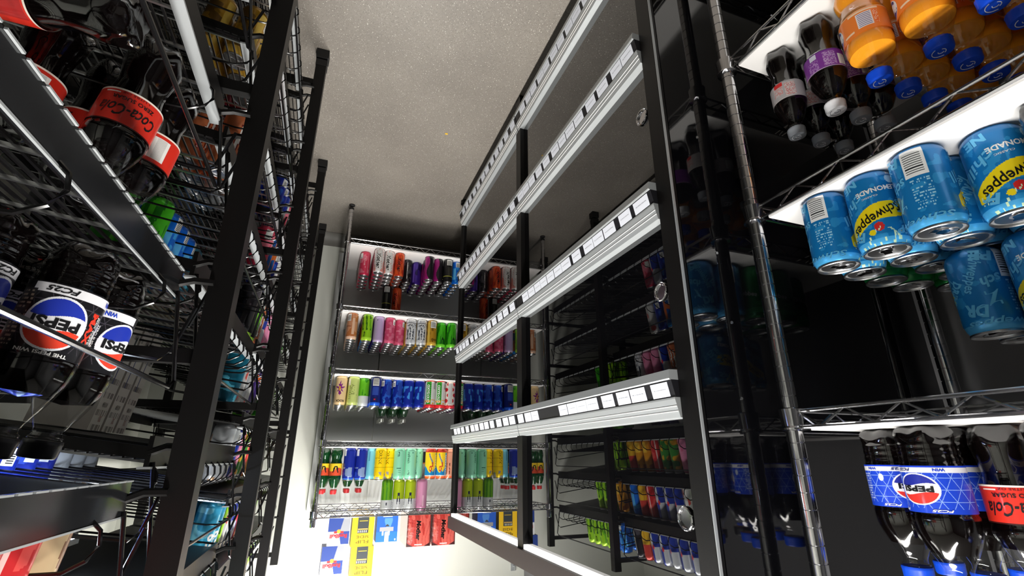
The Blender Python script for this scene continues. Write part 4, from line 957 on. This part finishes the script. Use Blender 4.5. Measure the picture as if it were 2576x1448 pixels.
fill(3, 7, ['azure', 'azure', 'lime', 'lime', 'lime', 'lime'], h=0.140); fill(3, 6, ['amber', 'lime', 'lime', 'lime'])
flush_bulk('black', 'rear_drink_cans', 'rear rows of mixed cans behind the front ones on the black racks', 'drink cans')
# nearest bay: big bottles
random.seed(5)
def bt(key, li, x, y, a, lab, tilt=SL, b_=0):
    return bottle_at(key, lab, (TX0 + x, y, levels[b_][li] + slope(x) + 0.0035), PI + a, 'bottles on the nearest black rack', tilt)
for (x, y, a, lab) in ((0.052, 0.640, 1.12, 'black-labelled cola bottle showing the whole globe logo'), (0.046, 0.717, 2.35, 'black-labelled cola bottle with globe half turned away, beside the upright'), (0.105, 0.574, 0.1, 'black-labelled cola bottle turned to its block of small print'), (0.150, 0.640, 1.4, 'black-labelled cola bottle behind the whole globe logo'), (0.130, 0.717, 1.3, 'black-labelled cola bottle in the rear corner by the upright')):
    bt('max', 3, x, y, a, lab)
for (x, y, a, lab) in ((0.044, 0.640, 1.1, 'red-labelled cola bottle at the front, name facing the aisle'), (0.042, 0.716, 2.6, 'red-labelled cola bottle next to the nearest upright'), (0.150, 0.642, 2.6, 'red-labelled cola bottle with small print side out'), (0.116, 0.716, 2.4, 'red-labelled cola bottle wedged behind the front ones')):
    bt('zero_tall', 2, x, y, a, lab)
lb = bottle_at('zero_tall', 'red-labelled cola bottle lying on its side on the nearest black rack', (TX0 + 0.035, 0.546, 0.885 + 0.042), 0.3, 'bottles on the nearest black rack')
lb.rotation_mode = 'XYZ'; lb.rotation_euler = (R(98), 0, R(98))
for j, (d, y, x) in enumerate((('redcan', 0.516, 0.05), ('redcan', 0.580, 0.05), ('redcan', 0.646, 0.05), ('cocoa', 0.712, 0.05))):
    place(can_mesh(d, 0.0285, 0.152), 'drink_can', '%s can, %s from the frame edge on the topmost shelf nearest the camera' % (DES[d][0], ORD[j]), 'drink can', 'cans on the black racks', (TX0 + x, y, 1.460 + slope(x) + 0.005), PI + 0.3 * j, SL)
# printed cartons deep in the second bay
def ct(u, v):
    c = (206, 200, 190)
    if abs(u - 0.5) < 0.42 and int(v * 22) % 3 == 0 and hsh(int(u * 30), int(v * 22), 1) > 0.35: c = (120, 112, 106)
    if 0.12 < u < 0.28 and 0.15 < v < 0.30: c = (40, 40, 44)
    if 0.6 < u < 0.68 and 0.3 < v < 0.6: c = (50, 60, 110)
    return c
ctm = carton('carton', 0.056, 0.10, 0.225, ct, [T('SUS', 0.4, 0.9, 0.2, 0.05, (150, 70, 60)), T('ANTHEM', 0.45, 0.78, 0.4, 0.04, (110, 104, 100))], 'carton', (196, 190, 182))
for j, (x, y, lab) in enumerate(((0.170, 1.1943, 'white printed drink carton, nearest of three in the second black bay'), (0.170, 1.2609, 'white printed drink carton, middle of three in the second black bay'), (0.170, 1.3275, 'white printed drink carton, farthest of three in the second black bay'))):
    o = link('drink_carton', ctm, None, (TX0 + x, y, 1.13 + slope(x - 0.06) + 0.012)); o.rotation_mode = 'ZYX'; o.rotation_euler = (0, SL, -PI / 2); tag(o, lab, 'carton', 'printed drink cartons')
lt = thing('led_strip', 'short LED strip added to brighten the cans in the second black bay', 'light', (TX0 + 0.18, 1.02, 1.53))  # added light source, placed to brighten the blue cans deep in this bay
MB().box(-0.008, 0.008, -0.16, 0.16, 0.004, 0.014).build('housing', M['rail'], lt)
MB().box(-0.007, 0.007, -0.155, 0.155, 0.0, 0.004).build('diffuser', mat('added_led_diffuser', (255, 255, 255), 0.5, emit=(225, 238, 255), estr=160), lt)
# ================================================================ small things
ls = MB(); ls.box(-0.006, 0.006, -0.005, 0.005, 0, 0.0008)
tag(ls.build('paper_scrap', mat('yellow_paper', (230, 180, 50), 0.6), None, (-0.36, 1.83, 0.0005)), 'tiny yellow scrap lying on the grey floor', 'scrap')
hk = thing('wall_hook', 'small white hook high on the far wall', 'hook', (-1.176, 3.15, 2.03))
MB().box(-0.015, 0.015, -0.006, 0, -0.02, 0.02).build('plate', M['rail'], hk)
MB().tube([(0, -0.004, -0.005), (0, -0.03, -0.01), (0, -0.035, 0.01)], 0.004, 6).build('prong', M['rail'], hk)
